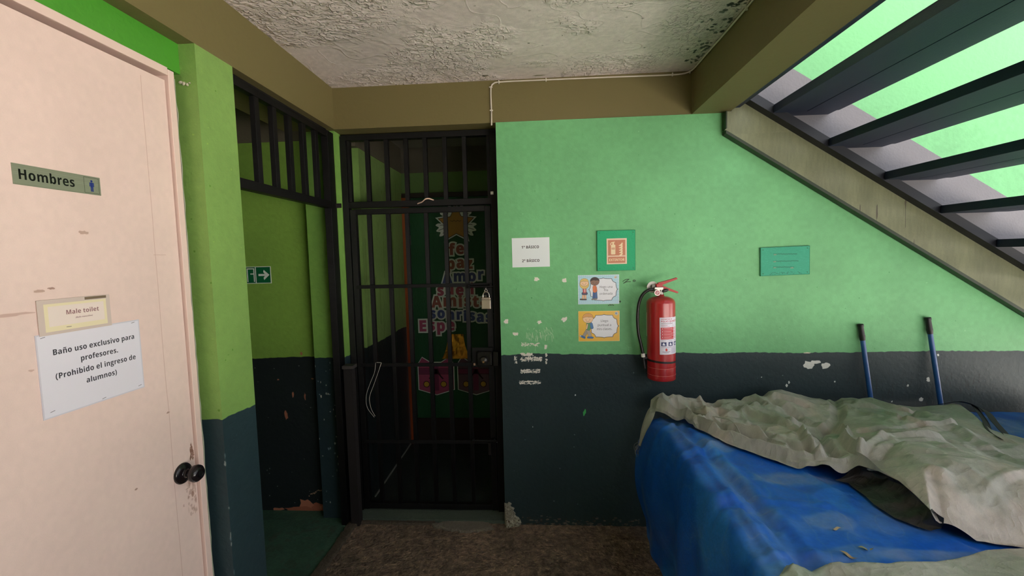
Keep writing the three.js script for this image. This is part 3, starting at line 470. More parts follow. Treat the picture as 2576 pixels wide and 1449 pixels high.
onWall('rule_poster', 'light blue poster of two children reading Hago una fila ordenada', 'poster', 0.222, 0.452, 1.317, 1.483, canvas(1024, 738, (g, w, h) => {
  g.fillStyle = '#b4dcea'; g.fillRect(0, 0, w, h); for (let k = 0; k < 200; k++) { g.fillStyle = 'rgba(255,255,255,0.25)'; g.fillRect((k % 20) * 52, Math.floor(k / 20) * 74, 26, 37); } g.strokeStyle = '#dff0f4'; g.lineWidth = 10; g.strokeRect(4, 4, w - 8, h - 8);
  frameShape(g, 630, 370, 340, 270);
  limb(g, [[130, 500], [120, 600]], 44, '#f0c09a'); limb(g, [[180, 500], [185, 600]], 44, '#f0c09a'); limb(g, [[60, 610], [130, 615]], 28, '#4a3430'); limb(g, [[150, 615], [200, 615]], 28, '#4a3430');
  limb(g, [[125, 465], [205, 465]], 66, '#4a4e6a'); limb(g, [[160, 320], [165, 420]], 84, '#c4525c'); limb(g, [[170, 330], [170, 420]], 34, '#f3b8a8'); kidHead(g, 160, 190, 105, '#f6cfa6', '#e9c774', true);
  limb(g, [[410, 440], [400, 590]], 74, '#3c5f96'); limb(g, [[440, 440], [450, 580]], 66, '#46699f'); limb(g, [[350, 615], [460, 605]], 30, '#8a8478'); limb(g, [[415, 310], [418, 400]], 92, '#e87f4a'); limb(g, [[455, 320], [465, 410]], 26, '#e87f4a'); kidHead(g, 420, 170, 112, '#8d6a58', '#3a2a28', false);
  g.fillStyle = '#52545e'; g.font = '76px sans-serif'; g.textAlign = 'center'; g.fillText('Hago una', 700, 330, 390); g.fillText('fila', 700, 412, 130); g.fillText('ordenada', 700, 502, 410);
  g.fillStyle = '#cfd8c8'; g.beginPath(); g.arc(945, 62, 40, 0, 7); g.fill(); g.fillStyle = '#e0a070'; g.beginPath(); g.arc(930, 70, 16, 0, 7); g.fill(); g.fillStyle = '#8fb0c8'; g.beginPath(); g.arc(960, 66, 14, 0, 7); g.fill();
}), 0.0012, { roughness: 0.35 });
onWall('rule_poster', 'yellow poster of a walking boy reading Llego puntual a mis clases', 'poster', 0.222, 0.454, 1.104, 1.278, canvas(1024, 768, (g, w, h) => {
  g.fillStyle = '#f2bd3c'; g.fillRect(0, 0, w, h); g.fillStyle = 'rgba(255,232,150,0.55)'; for (let j = 0; j < 24; j++) for (let i = 0; i < 32; i++) { g.beginPath(); g.arc(i * 32 + (j % 2) * 16, j * 32, 7, 0, 7); g.fill(); } g.strokeStyle = '#f6dc98'; g.lineWidth = 10; g.strokeRect(4, 4, w - 8, h - 8);
  frameShape(g, 640, 385, 340, 275);
  limb(g, [[225, 480], [130, 640]], 74, '#a99d90'); limb(g, [[240, 480], [290, 640]], 80, '#b3a79a'); limb(g, [[60, 630], [150, 675]], 44, '#3f78b8'); limb(g, [[240, 670], [350, 675]], 44, '#3f78b8'); limb(g, [[40, 625], [60, 630]], 26, '#e8ecf0');
  limb(g, [[250, 330], [250, 440]], 100, '#5f9a6a'); limb(g, [[320, 330], [340, 420]], 66, '#4a7fb8'); limb(g, [[225, 340], [205, 440]], 30, '#f6cfa6'); kidHead(g, 240, 190, 130, '#f8d0a4', '#e6a862', false);
  g.fillStyle = '#4f515c'; g.font = '80px sans-serif'; g.textAlign = 'center'; g.fillText('Llego', 650, 280, 250); g.fillText('puntual a', 650, 385, 420); g.fillText('mis clases.', 650, 485, 480);
  g.fillStyle = '#d8d4c4'; g.beginPath(); g.arc(950, 68, 46, 0, 7); g.fill(); g.fillStyle = '#8aa6b8'; g.beginPath(); g.arc(940, 66, 24, 0, 7); g.fill();
}), 0.0012, { roughness: 0.35 });
// painted green boards
function board(label, x0, x1, y0, y1, tilt, tex) {
  const o = thing('sign_board', label, 'sign', [(x0 + x1) / 2, (y0 + y1) / 2, 0.0006]); o.rotation.z = tilt; const w = x1 - x0, h = y1 - y0;
  mesh('panel', sheetGeo(w, h, 0.009), new THREE.MeshStandardMaterial({ map: tex, roughness: 0.55, bumpMap: rep(roughBump, 1, 1), bumpScale: 0.0016 }), o);
  for (const [sx, sy] of [[-1, -1], [1, -1], [-1, 1], [1, 1]]) { const c = new THREE.CylinderGeometry(0.0032, 0.0032, 0.002, 10); c.rotateX(Math.PI / 2); mesh('screw', c, mat('#1f7a52', 0.5), o, [sx * (w / 2 - 0.013), sy * (h / 2 - 0.013), 0.0095]); }
  return o;
}
{
  const b = board('square emerald board holding the extinguisher sign', 0.33, 0.541, 1.505, 1.73, 0.003, canvas(512, 546, (g, w, h) => {
    g.fillStyle = '#14ae74'; g.fillRect(0, 0, w, h); const r = rng(6); for (let k = 0; k < 500; k++) { g.strokeStyle = k % 2 ? 'rgba(60,200,140,0.25)' : 'rgba(6,110,70,0.3)'; g.lineWidth = 1 + r() * 3; const x = r() * w, y = r() * h; g.beginPath(); g.moveTo(x, y); g.lineTo(x + (r() - 0.5) * 24, y + (r() - 0.5) * 24); g.stroke(); } g.strokeStyle = '#0c8a58'; g.lineWidth = 6; g.strokeRect(3, 3, w - 6, h - 6);
  }));
  const lab = mesh('pictogram', sheetGeo(0.111, 0.143, 0.0012), new THREE.MeshStandardMaterial({ roughness: 0.5, map: canvas(512, 660, (g, w, h) => {
    g.fillStyle = '#efd2b8'; g.fillRect(0, 0, w, h); g.fillStyle = '#c9805f'; g.fillRect(34, 40, 440, 400); g.fillRect(34, 470, 440, 160);
    g.fillStyle = '#f3ddb4'; g.beginPath(); g.roundRect(110, 160, 112, 250, 20); g.fill(); g.fillRect(146, 100, 44, 70); g.lineWidth = 20; g.strokeStyle = '#f3ddb4'; g.beginPath(); g.moveTo(100, 170); g.quadraticCurveTo(96, 100, 160, 100); g.lineTo(210, 90); g.stroke(); g.fillStyle = '#bd6a4c'; g.fillRect(122, 240, 88, 14); g.fillRect(122, 264, 88, 14);
    g.fillStyle = '#f3ddb4'; for (let k = 0; k < 5; k++) { const y = 130 + k * 62; g.beginPath(); g.moveTo(300 + k * 4, y + 50); g.quadraticCurveTo(370, y + 30, 390, y - 30); g.quadraticCurveTo(430, y + 20, 380, y + 60); g.quadraticCurveTo(340, y + 80, 300 + k * 4, y + 50); g.fill(); }
    g.font = 'bold 92px sans-serif'; g.textAlign = 'center'; g.fillText('EXTINTOR', 254, 582, 396);
    g.strokeStyle = 'rgba(230,196,160,0.5)'; for (let k = 0; k < 120; k++) { g.lineWidth = 1 + hash(k, 1, 1) * 3; const x = hash(k, 2, 1) * w, y = hash(k, 3, 1) * h; g.beginPath(); g.moveTo(x, y); g.lineTo(x + 20, y + (hash(k, 4, 1) - 0.5) * 20); g.stroke(); }
  }) }), b, [0.0025, -0.004, 0.0092]); lab.userData.label = 'worn brick red extinguisher pictogram';
  board('blank emerald board under the stairs with brushed over lines', 1.217, 1.477, 1.461, 1.618, 0.022, canvas(640, 386, (g, w, h) => {
    g.fillStyle = '#2aa582'; g.fillRect(0, 0, w, h); const r = rng(16); for (let k = 0; k < 700; k++) { g.strokeStyle = k % 2 ? 'rgba(110,220,190,0.2)' : 'rgba(10,120,90,0.22)'; g.lineWidth = 1 + r() * 3; const x = r() * w, y = r() * h; g.beginPath(); g.moveTo(x, y); g.lineTo(x + (r() - 0.5) * 60, y + (r() - 0.5) * 12); g.stroke(); }
    for (const [y, a, b] of [[95, 170, 480], [190, 165, 500], [270, 165, 440]]) { g.strokeStyle = '#178064'; g.lineWidth = 12; g.beginPath(); g.moveTo(a, y); for (let x = a; x < b; x += 8) g.lineTo(x, y + (x - a) * 0.03 + (r() - 0.5) * 6); g.stroke(); blob(g, a + 20, y + 8, 22, 10, y, '#6f9a7e'); }
    blob(g, 410, 290, 26, 12, 5, '#6f9a7e'); for (let k = 0; k < 60; k++) blob(g, 120 + r() * 420, 340 + r() * 30, 4 + r() * 8, 2 + r() * 6, k, '#1c8468'); g.strokeStyle = '#17855f'; g.lineWidth = 8; g.strokeRect(4, 4, w - 8, h - 8);
  }));
}
// fire extinguisher
{
  const e = thing('fire_extinguisher', 'red fire extinguisher with black hose hung on the wall', 'extinguisher', [0.66, 0.915, 0.1]); e.rotation.z = 0.012; const R = 0.074;
  const dustT = canvas(512, 512, (g, w, h) => { g.fillStyle = '#b01c22'; g.fillRect(0, 0, w, h); for (let k = 0; k < 2600; k++) { const y = h * (0.04 + 0.36 * hash(k, 2, 61) * hash(k, 5, 61)); blob(g, hash(k, 1, 61) * w, y, 1 + 5 * hash(k, 3, 61), 1 + 4 * hash(k, 4, 61), k, 'rgba(158,128,104,0.2)'); } for (let k = 0; k < 120; k++) blob(g, hash(k, 1, 67) * w, hash(k, 2, 67) * h, 1 + 2 * hash(k, 3, 67), 1 + 3 * hash(k, 4, 67), k, 'rgba(190,150,130,0.25)'); });
  const red = new THREE.MeshPhysicalMaterial({ map: dustT, roughness: 0.32, clearcoat: 0.5, clearcoatRoughness: 0.2, bumpMap: rep(roughBump, 1, 1), bumpScale: 0.0006 });
  const prof = [[0, 0], [R - 0.006, 0], [R, 0.004], [R, 0.03], [R - 0.0015, 0.032], [R, 0.034], [R, 0.068], [R - 0.0015, 0.07], [R, 0.072], [R, 0.1], [R, 0.416], [R - 0.0015, 0.424], [R - 0.006, 0.432], [R - 0.014, 0.439], [R - 0.028, 0.446], [R - 0.044, 0.45], [0.019, 0.453], [0.017, 0.462], [0, 0.462]];
  mesh('cylinder', new THREE.LatheGeometry(prof.map((p) => new THREE.Vector2(...p)), 48), red, e);
  mesh('base_seam', [0.031, 0.07].map((y) => { const t = new THREE.TorusGeometry(R, 0.0012, 6, 48); t.rotateX(Math.PI / 2); t.translate(0, y, 0); return t; }), mat('#d46a64', 0.4), e);
  const sp = new THREE.CylinderGeometry(R + 0.0012, R + 0.0012, 0.011, 48, 1, true); mesh('strap', sp, mat('#1a1517', 0.5, { side: THREE.DoubleSide }), e, [0, 0.105, 0], [0, 0, -0.06]);
  const lt = canvas(512, 1024, (g, w, h) => {
    g.fillStyle = '#e6e2ee'; g.fillRect(0, 0, w, h); g.fillStyle = '#b8283a'; g.font = 'bold 44px sans-serif'; g.fillText('EXTINTOR DE', 34, 62, 440); g.font = 'bold 70px sans-serif'; g.fillText('POLVO QUIMICO', 30, 130, 450); g.fillStyle = '#7d4a55'; for (let k = 0; k < 3; k++) g.fillRect(34, 150 + k * 14, 300, 5);
    g.fillStyle = '#a8404f'; g.fillRect(34, 210, 150, 8); g.fillRect(34, 236, 210, 8); g.strokeStyle = '#8d6a70'; g.lineWidth = 4; g.beginPath(); g.moveTo(300, 250); g.lineTo(330, 196); g.lineTo(360, 250); g.closePath(); g.stroke();
    g.fillStyle = '#c92534'; g.fillRect(24, 275, 340, 330); g.fillStyle = '#eed7da'; for (let k = 0; k < 4; k++) { g.fillRect(50, 300 + k * 78, 26, 20); g.fillRect(90, 304 + k * 78, 240 - (k % 2) * 40, 8); g.fillRect(24, 345 + k * 78, 340, 5); }
    g.fillStyle = '#d9485a'; for (let k = 0; k < 4; k++) { g.beginPath(); g.arc(430, 310 + k * 82, 34, 0, 7); g.fill(); g.fillStyle = '#e6e2ee'; g.beginPath(); g.arc(430, 310 + k * 82, 18, 0, 7); g.fill(); g.fillStyle = '#d9485a'; }
    g.fillStyle = '#2c3468'; for (let k = 0; k < 3; k++) g.fillRect(34 + k * 170, 680, 120, 110); g.fillStyle = '#e8e8f4'; for (let k = 0; k < 3; k++) { g.beginPath(); g.moveTo(60 + k * 170, 770); g.lineTo(70 + k * 170, 705); g.lineTo(100 + k * 170, 700); g.lineTo(130 + k * 170, 770); g.fill(); }
    g.fillStyle = '#5a5f8a'; for (let k = 0; k < 3; k++) g.fillRect(40 + k * 170, 640, 100, 6); g.fillRect(34, 820, 440, 6);
    g.fillStyle = '#c93a30'; g.beginPath(); g.moveTo(140, 930); g.quadraticCurveTo(110, 880, 150, 846); g.quadraticCurveTo(196, 890, 166, 930); g.fill(); g.fillStyle = '#5c3a44'; g.fillRect(60, 944, 190, 10); g.fillRect(100, 975, 110, 7); g.fillStyle = '#9a93b4'; for (let k = 0; k < 9; k++) g.fillRect(280, 850 + k * 17, 190 - (k % 3) * 20, 6);
  });
  const lg = new THREE.CylinderGeometry(R + 0.0012, R + 0.0012, 0.197, 28, 1, true, -0.36, 1.52); mesh('label', lg, new THREE.MeshStandardMaterial({ map: lt, roughness: 0.45, side: THREE.DoubleSide }), e, [0, 0.247, 0]);
  const lg2 = new THREE.CylinderGeometry(R + 0.001, R + 0.001, 0.13, 12, 1, true, -1.9, 0.35); mesh('side_label', lg2, mat('#ddd6c6', 0.5, { side: THREE.DoubleSide }), e, [0, 0.3, 0]);
  const chrome = mat('#9b948c', 0.3, { metalness: 0.9 }), dred = mat('#b5231c', 0.4);
  mesh('valve', [new THREE.CylinderGeometry(0.014, 0.016, 0.03, 20).translate(0, 0.472, 0), bar(0.05, 0.022, 0.024, -0.012, 0.492, 0, 0.004)], chrome, e);
  const leverGeo = () => { const sh = new THREE.Shape(); sh.moveTo(0, -0.009); sh.lineTo(0.045, -0.006); sh.lineTo(0.1, -0.004); sh.quadraticCurveTo(0.105, 0, 0.1, 0.004); sh.lineTo(0.045, 0.006); sh.lineTo(0, 0.009); sh.closePath(); const g = new THREE.ExtrudeGeometry(sh, { depth: 0.014, bevelEnabled: true, bevelThickness: 0.002, bevelSize: 0.001, bevelSegments: 1 }); g.translate(0, 0, -0.007); return g; };
  mesh('lever', leverGeo(), dred, e, [-0.012, 0.515, 0], [0, 0, 0.3]);
  mesh('carry_handle', leverGeo(), dred, e, [-0.006, 0.505, 0], [0, 0, -0.36]);
  mesh('handle_block', bar(0.034, 0.024, 0.02, 0, 0, 0, 0.004), dred, e, [-0.008, 0.508, 0], [0, 0, 0.1]);
  const ga = new THREE.CylinderGeometry(0.016, 0.016, 0.012, 28); ga.rotateX(Math.PI / 2); const gg = mesh('gauge', ga, chrome, e, [-0.024, 0.473, 0.022]); const gf = new THREE.CylinderGeometry(0.0125, 0.0125, 0.002, 24); gf.rotateX(Math.PI / 2); mesh('dial', gf, mat('#b5606a', 0.3), gg, [0, 0, 0.006]); mesh('needle', bar(0.014, 0.003, 0.001, 0, 0, 0.0075, 0.0003), mat('#f0e8e4', 0.4), gg, [0, 0, 0], [0, 0, 0.9]);
  const lf = new THREE.SphereGeometry(0.02, 18, 10); lf.scale(1, 0.45, 0.3); mesh('safety_tab', lf, mat('#23221f', 0.35), e, [0.02, 0.482, 0.012], [0, 0, 0.25]);
  const dk = new THREE.CylinderGeometry(0.031, 0.031, 0.004, 36); dk.rotateX(Math.PI / 2); mesh('wall_disc', dk, mat('#e8e2da', 0.5), e, [-0.036, 0.5, -0.022]);
  mesh('wall_hook', bar(0.02, 0.02, 0.1, -0.036, 0.503, -0.05, 0.003), mat('#8a857d', 0.5), e);
  mesh('hose', tube([[-0.03, 0.49, 0], [-0.06, 0.488, 0], [-0.092, 0.465, -0.004], [-0.112, 0.42, -0.01], [-0.121, 0.34, -0.014], [-0.117, 0.25, -0.014], [-0.104, 0.18, -0.008], [-0.096, 0.135, -0.004]], 0.0085, 60, 10), mat('#171614', 0.35), e);
  mesh('hose_ferrule', new THREE.CylinderGeometry(0.011, 0.011, 0.02, 16), mat('#e4e1da', 0.4), e, [-0.096, 0.13, -0.004], [0, 0, 0.1]);
  mesh('nozzle', [new THREE.CylinderGeometry(0.0095, 0.0085, 0.035, 16).translate(0, 0.03, 0), new THREE.CylinderGeometry(0.0085, 0.0105, 0.04, 16).translate(0, -0.008, 0)], mat('#1b1a19', 0.4), e, [-0.091, 0.085, -0.004], [0, 0, 0.12]);
  mesh('hose_clip', bar(0.05, 0.012, 0.006, -0.075, 0.115, 0.002), mat('#141211', 0.5), e);
}
// white cable clipped along beam and ceiling
{
  const c = thing('electric_cable', 'white cable clipped along the ceiling edge down to the barred door', 'cable');
  mesh('cable', tube([[-0.247, 2.33, 0.002], [-0.246, 2.4, 0.002], [-0.246, 2.52, 0.002], [-0.243, 2.543, 0.002], [-0.225, 2.558, 0.002], [-0.19, 2.561, 0.002], [0.1, 2.561, 0.001], [0.4, 2.559, 0.002], [0.7, 2.556, 0.002], [0.79, 2.558, 0.002], [0.825, 2.564, 0.006], [0.836, 2.566, 0.03], [0.838, 2.563, 0.2], [0.838, 2.557, 0.5], [0.838, 2.558, 0.9], [0.838, 2.56, 1.6], [0.838, 2.558, 2.6], [0.838, 2.56, 3.5]], 0.0042, 260, 8), mat('#d9d0c2', 0.5), c);
  for (const [x, y, z, r] of [[-0.246, 2.41, 0.003, 0], [-0.246, 2.535, 0.003, 0], [-0.2, 2.56, 0.003, 1], [0.06, 2.561, 0.003, 1], [0.74, 2.557, 0.003, 1], [0.83, 2.565, 0.01, 1], [0.838, 2.556, 0.62, 2]]) mesh('clip', r === 0 ? bar(0.018, 0.006, 0.012, x, y, z) : r === 1 ? bar(0.006, 0.018, 0.012, x, y, z) : bar(0.012, 0.018, 0.006, x, y, z), mat('#e2dccf', 0.5), c);
}

// ---------------------------------------------------------------- open steel stair
{
  const s = thing('steel_stair', 'open steel stair with dark treads and olive stringer', 'stairs');
  const slope = 0.6395, yl = (x) => 2.305 - slope * (x - 1.226), x1 = 4.1;
  const navy = mat('#1e2b45', 0.45, { bumpMap: rep(roughBump, 3, 3), bumpScale: 0.0008 });
  const strip = (xa, xb, d0, d1, z0, z1, m, name, cut) => { // sloping plate between offsets d0 and d1 above the line
    const sh = new THREE.Shape(); if (cut) { sh.moveTo(xa, cut); sh.lineTo(xa, yl(xa) + d0); } else { sh.moveTo(xa, yl(xa) + d1); sh.lineTo(xa, yl(xa) + d0); } sh.lineTo(xb, yl(xb) + d0); sh.lineTo(xb, yl(xb) + d1); if (cut) { sh.lineTo(1.041, yl(1.041) + d1); sh.lineTo(1.041, cut); }
    const g = new THREE.ExtrudeGeometry(sh, { depth: z1 - z0, bevelEnabled: false }); g.translate(0, 0, z0); return mesh(name, g, m, s);
  };
  const oliveT = canvas(2048, 256, (g, w, h) => {
    g.fillStyle = '#7d8061'; g.fillRect(0, 0, w, h); grain(g, w, h, 0.1, 91, 90, 10); const r = rng(91);
    for (let k = 0; k < 16; k++) { const x = r() * w, y = 40 + r() * 120; g.strokeStyle = '#4f4c3c'; g.lineWidth = 2 + r() * 3; g.beginPath(); g.moveTo(x, y); g.lineTo(x + (r() - 0.5) * 10, y + 20 + r() * 50); g.stroke(); blob(g, x, y, 4 + r() * 5, 6 + r() * 8, k, '#55513f'); }
  });
  oliveT.wrapS = oliveT.wrapT = THREE.RepeatWrapping; oliveT.repeat.set(0.6, 0.9);
  strip(1.01, x1, -0.205, 0.0, 0.012, 0.03, new THREE.MeshStandardMaterial({ map: oliveT, roughness: 0.5, bumpMap: rep(roughBump, 2, 2), bumpScale: 0.0012 }), 'stringer_web', YB - 0.002);
  strip(1.006, x1, -0.222, -0.205, 0.005, 0.05, mat('#2e3a26', 0.5), 'bottom_flange');
  mesh('end_flange', bar(0.008, 0.09, 0.045, 1.008, 2.295, 0.027), mat('#2e3a26', 0.5), s);
  strip(1.045, x1, 0.0, 0.05, 0.012, 0.085, mat('#10141d', 0.5), 'top_angle');
  strip(1.05, x1, 0.05, 0.335, 0.004, 0.012, mat('#7a777c', 0.45, { bumpMap: rep(roughBump, 2, 2), bumpScale: 0.0012 }), 'skirting_plate');
  // treads: two folded channels each, with a lip on the back and the nose
  const tread = () => [bar(0.16, 0.006, 1.68, 0.082, 0.003, 0.84, 0.001), bar(0.158, 0.006, 1.68, 0.2455, 0.003, 0.84, 0.001), bar(0.006, 0.04, 1.68, 0.003, 0.02, 0.84, 0.001), bar(0.006, 0.04, 1.68, 0.3215, 0.02, 0.84, 0.001), bar(0.326, 0.004, 1.68, 0.1625, 0.038, 0.84, 0.001)];
  const tg = mergeGeometries(tread().map((g) => (g.index ? g.toNonIndexed() : g)));
  for (let k = 0; k < 9; k++) mesh('tread', tg, navy, s, [1.226 + k * 0.2803, 2.307 - k * 0.1793, 0.09]);
  for (let k = 0; k < 9; k++) mesh('tread_end', bar(0.32, 0.036, 0.08, 0.163, 0.02, 0.048), navy, s, [1.226 + k * 0.2803, 2.307 - k * 0.1793 + 0.002, 0]);
  strip(1.045, x1, -0.205, 0.335, 1.772, 1.79, mat('#7c7758', 0.5), 'outer_stringer');
  mesh('landing_edge', bar(0.045, 0.14, 3.5, 1.062, 2.43, 1.76), navy, s);
}

// ---------------------------------------------------------------- covered heap: blue tarp, grey tarps
const xe = 0.63, ze = 1.78, xr = 2.75;
function distTo(poly, x, z) { let b = 1e9; for (let k = 0; k < poly.length - 1; k++) { const [ax, az] = poly[k], [bx, bz] = poly[k + 1], dx = bx - ax, dz = bz - az, t = clamp(((x - ax) * dx + (z - az) * dz) / (dx * dx + dz * dz)); b = Math.min(b, Math.hypot(x - ax - t * dx, z - az - t * dz)); } return b; }
const BLUEFOLDS = [[[[0.645, 0.12], [0.658, 0.5], [0.665, 0.8], [0.655, 1.1], [0.66, 1.5]], 0.012, 0.014], [[[0.69, 0.25], [0.7, 0.6], [0.715, 0.9], [0.72, 1.3]], -0.014, 0.016], [[[0.73, 0.35], [0.75, 0.7], [0.765, 1.0], [0.775, 1.3]], 0.01, 0.018], [[[0.6, 0.62], [0.68, 0.6], [0.77, 0.54]], 0.01, 0.01], [[[0.6, 0.66], [0.69, 0.64], [0.74, 0.66]], -0.01, 0.01], [[[0.6, 0.95], [0.68, 0.97], [0.8, 0.99], [0.95, 1.02]], 0.008, 0.012], [[[0.62, 1.0], [0.7, 1.04], [0.73, 1.12]], -0.014, 0.014], [[[0.68, 1.0], [0.73, 1.1], [0.72, 1.2]], 0.012, 0.012], [[[0.62, 1.25], [0.72, 1.22], [0.84, 1.25]], 0.01, 0.012], [[[0.85, 0.55], [1.0, 0.75], [1.05, 1.0]], 0.005, 0.01], [[[0.8, 0.8], [0.92, 0.95], [0.98, 1.15]], 0.005, 0.01]];
const blueTop = (x, z) => {
  const rid = 0.69 + 0.05 * sstep(0.05, 0.5, z) - 0.03 * sstep(0.9, 1.3, z), in_ = sstep(0.6, 0.95, x);
  let y = rid + (0.735 - rid) * in_ + 0.01 * (fbm(x * 4, z * 4, 3, 201) - 0.5) * 2;
  y += 0.012 * Math.pow(ridge(x * 3 + 0.6 * z, z * 1.4 - x, 203), 4) * in_ + 0.007 * Math.pow(ridge(x * 8, z * 6, 205), 3) + 0.003 * ridge(x * 22, z * 20, 207) + 0.014 * Math.pow(ridge(z * 5 + x * 3, x * 9 - z * 2, 209), 5) * sstep(0.85, 0.68, x);
  for (const [p, h, w] of BLUEFOLDS) { const q = distTo(p, x, z) / w; if (q < 1.6) y += h * (1 - q / 1.6); }
  y -= 0.012 * Math.exp(-Math.pow((x - 0.72 - 0.03 * Math.sin(z * 6)) / 0.035, 2)) * sstep(0.2, 0.5, z); // trough behind the edge ridge
  return y;
};
{
  const nu = 300, nv = 190, s0 = xe - 0.76, s1 = xr + 0.3, t0 = 0.1, t1 = ze + 0.74, pos = [], uv = [], idx = [];
  for (let j = 0; j <= nv; j++) for (let i = 0; i <= nu; i++) {
    const s = s0 + (s1 - s0) * i / nu, t = t0 + (t1 - t0) * Math.pow(j / nv, 1.0), a = Math.max(0, xe - s), b = Math.max(0, t - ze), c = Math.max(0, s - xr);
    let x = clamp(s, xe, xr), z = clamp(t, t0, ze), top = blueTop(x, z), rr = 0.05;
    let drop = Math.max(a, b, c); let y = top;
    if (drop > 0) {
      const soft = drop < rr ? drop * drop / (2 * rr) : drop - rr / 2; y = Math.max(0.004, top - soft);
      const out = rr * (1 - Math.exp(-drop / rr)), low = sstep(0, 0.6, drop), fold = 0.028 * (fbm(z * 5 + 1, drop * 1.1, 2, 211) - 0.5) * low * 2 + 0.014 * Math.sin(z * 17 + 3 * drop + 2 * noise(z * 3, 2, 5)) * low + 0.006 * (ridge(z * 9, drop * 7, 213) - 0.5);
      if (a >= b && a >= c) x = xe - out - fold - 0.055 * Math.sin(Math.min(1, drop / 0.62) * 3.0) * (1 - 0.6 * sstep(0.1, 0.6, z)); else if (b >= c) z = ze + out + fold; else x = xr + out + fold;
    }
    if (z < 0.14) y -= (0.14 - z) * 0.5 * (a > 0.05 ? 0 : 1);
    pos.push(x, y, z); uv.push((s - s0) / (s1 - s0), (t - t0) / (t1 - t0));
  }
  for (let j = 0; j < nv; j++) for (let i = 0; i < nu; i++) { const a = j * (nu + 1) + i, b = a + 1, c = a + nu + 1, d = c + 1; idx.push(a, c, b, b, c, d); }
  const g = new THREE.BufferGeometry(); g.setAttribute('position', new THREE.Float32BufferAttribute(pos, 3)); g.setAttribute('uv', new THREE.Float32BufferAttribute(uv, 2)); g.setIndex(idx); g.computeVertexNormals();
  const NW = 1600, NH = 1200, d = new Uint8Array(NW * NH * 4);
  const PATCH = [[0.8, 0.55, 0.12, 0.07, 1], [0.95, 0.82, 0.16, 0.05, 1], [0.9, 1.1, 0.1, 0.05, 0.9], [0.72, 0.95, 0.05, 0.3, 0.7], [0.66, 0.35, 0.05, 0.25, 0.7], [1.05, 1.26, 0.18, 0.03, 0.9], [0.85, 1.24, 0.2, 0.03, 0.6], [2.1, 0.3, 0.2, 0.15, 0.9], [0.64, 1.2, 0.05, 0.2, 0.5]];
  for (let j = 0; j < NH; j++) for (let i = 0; i < NW; i++) { // faded blue weave with patches of dust
    const s = s0 + (s1 - s0) * i / NW, t = t0 + (t1 - t0) * j / NH, k = (j * NW + i) * 4, wx = s + 0.09 * (fbm(s * 7, t * 7, 3, 221) - 0.5), wy = t + 0.09 * (fbm(s * 7, t * 7, 3, 223) - 0.5);
    let dust = 0.55 * sstep(0.56, 0.72, fbm(wx * 3.2, wy * 4.5, 5, 225)); for (const [px, pz, ax, az, w] of PATCH) { const e = ((wx - px) / ax) ** 2 + ((wy - pz) / az) ** 2; if (e < 2) dust = Math.max(dust, w * sstep(1.3, 0.35, e) * (0.45 + 0.75 * fbm(s * 30, t * 30, 3, 226))); }
    const pale = sstep(0.5, 0.68, fbm(wx * 4 + 3, wy * 3, 4, 227)), scr = Math.pow(ridge(wx * 14, wy * 9, 229), 30) * 0.22, gr = 0.95 + 0.1 * fbm(s * 120, t * 120, 2, 231), mix = (a, b, q) => a + (b - a) * q; let r = 19, gg = 90, b = 192;
    r = mix(r, 60, pale * 0.6); gg = mix(gg, 140, pale * 0.6); b = mix(b, 226, pale * 0.6); const q = clamp(dust * 0.62 + scr); r = mix(r, 150, q); gg = mix(gg, 150, q); b = mix(b, 178, q);
    d[k] = clamp(r * gr / 255) * 255; d[k + 1] = clamp(gg * gr / 255) * 255; d[k + 2] = clamp(b * gr / 255) * 255; d[k + 3] = 255;
  }
  const t = new THREE.DataTexture(d, NW, NH); t.colorSpace = THREE.SRGBColorSpace; t.magFilter = THREE.LinearFilter; t.minFilter = THREE.LinearMipmapLinearFilter; t.generateMipmaps = true; t.needsUpdate = true;
  tag(mesh('blue_tarp', g, new THREE.MeshStandardMaterial({ map: t, roughness: 0.42, side: THREE.DoubleSide, bumpMap: rep(roughBump, 6, 5), bumpScale: 0.001 })), 'dusty blue tarp covering the heap and hanging to the floor', 'tarp');
}
// thin-plate spline through measured heights of the grey tarp
const CTL = [[0.62, 0.141, 0.8], [0.685, 0.134, 0.815], [0.931, 0.145, 0.79], [1.076, 0.143, 0.8], [1.234, 0.152, 0.85], [1.441, 0.145, 0.815], [1.627, 0.191, 0.82], [1.863, 0.235, 0.79], [1.976, 0.316, 0.8], [1.902, 0.524, 0.79], [0.595, 0.157, 0.745], [0.721, 0.281, 0.745], [0.785, 0.514, 0.745], [0.869, 0.63, 0.745], [0.984, 0.77, 0.74], [1.111, 0.866, 0.735], [0.724, 0.145, 0.79], [0.786, 0.317, 0.785], [0.857, 0.465, 0.785], [0.967, 0.689, 0.785], [1.059, 0.836, 0.785], [1.097, 0.511, 0.8], [0.961, 0.508, 0.78], [1.238, 0.504, 0.77], [1.348, 0.44, 0.79], [1.221, 0.701, 0.83], [1.448, 0.538, 0.83], [1.581, 0.471, 0.84], [1.549, 0.668, 0.85], [1.161, 0.864, 0.82], [1.175, 1.047, 0.845], [1.19, 1.16, 0.83], [1.149, 1.19, 0.745], [1.491, 0.876, 0.88], [1.433, 1.065, 0.89], [1.424, 1.135, 0.88], [1.698, 0.879, 0.81], [1.271, 1.13, 0.85], [1.326, 1.25, 0.74], [1.232, 1.22, 0.74], [1.778, 0.533, 0.82], [1.085, 1.032, 0.735], [1.1, 1.11, 0.735], [2.2, 0.8, 0.8], [2.5, 1.1, 0.82], [2.5, 1.4, 0.76], [1.8, 1.3, 0.8], [1.8, 1.42, 0.74]];
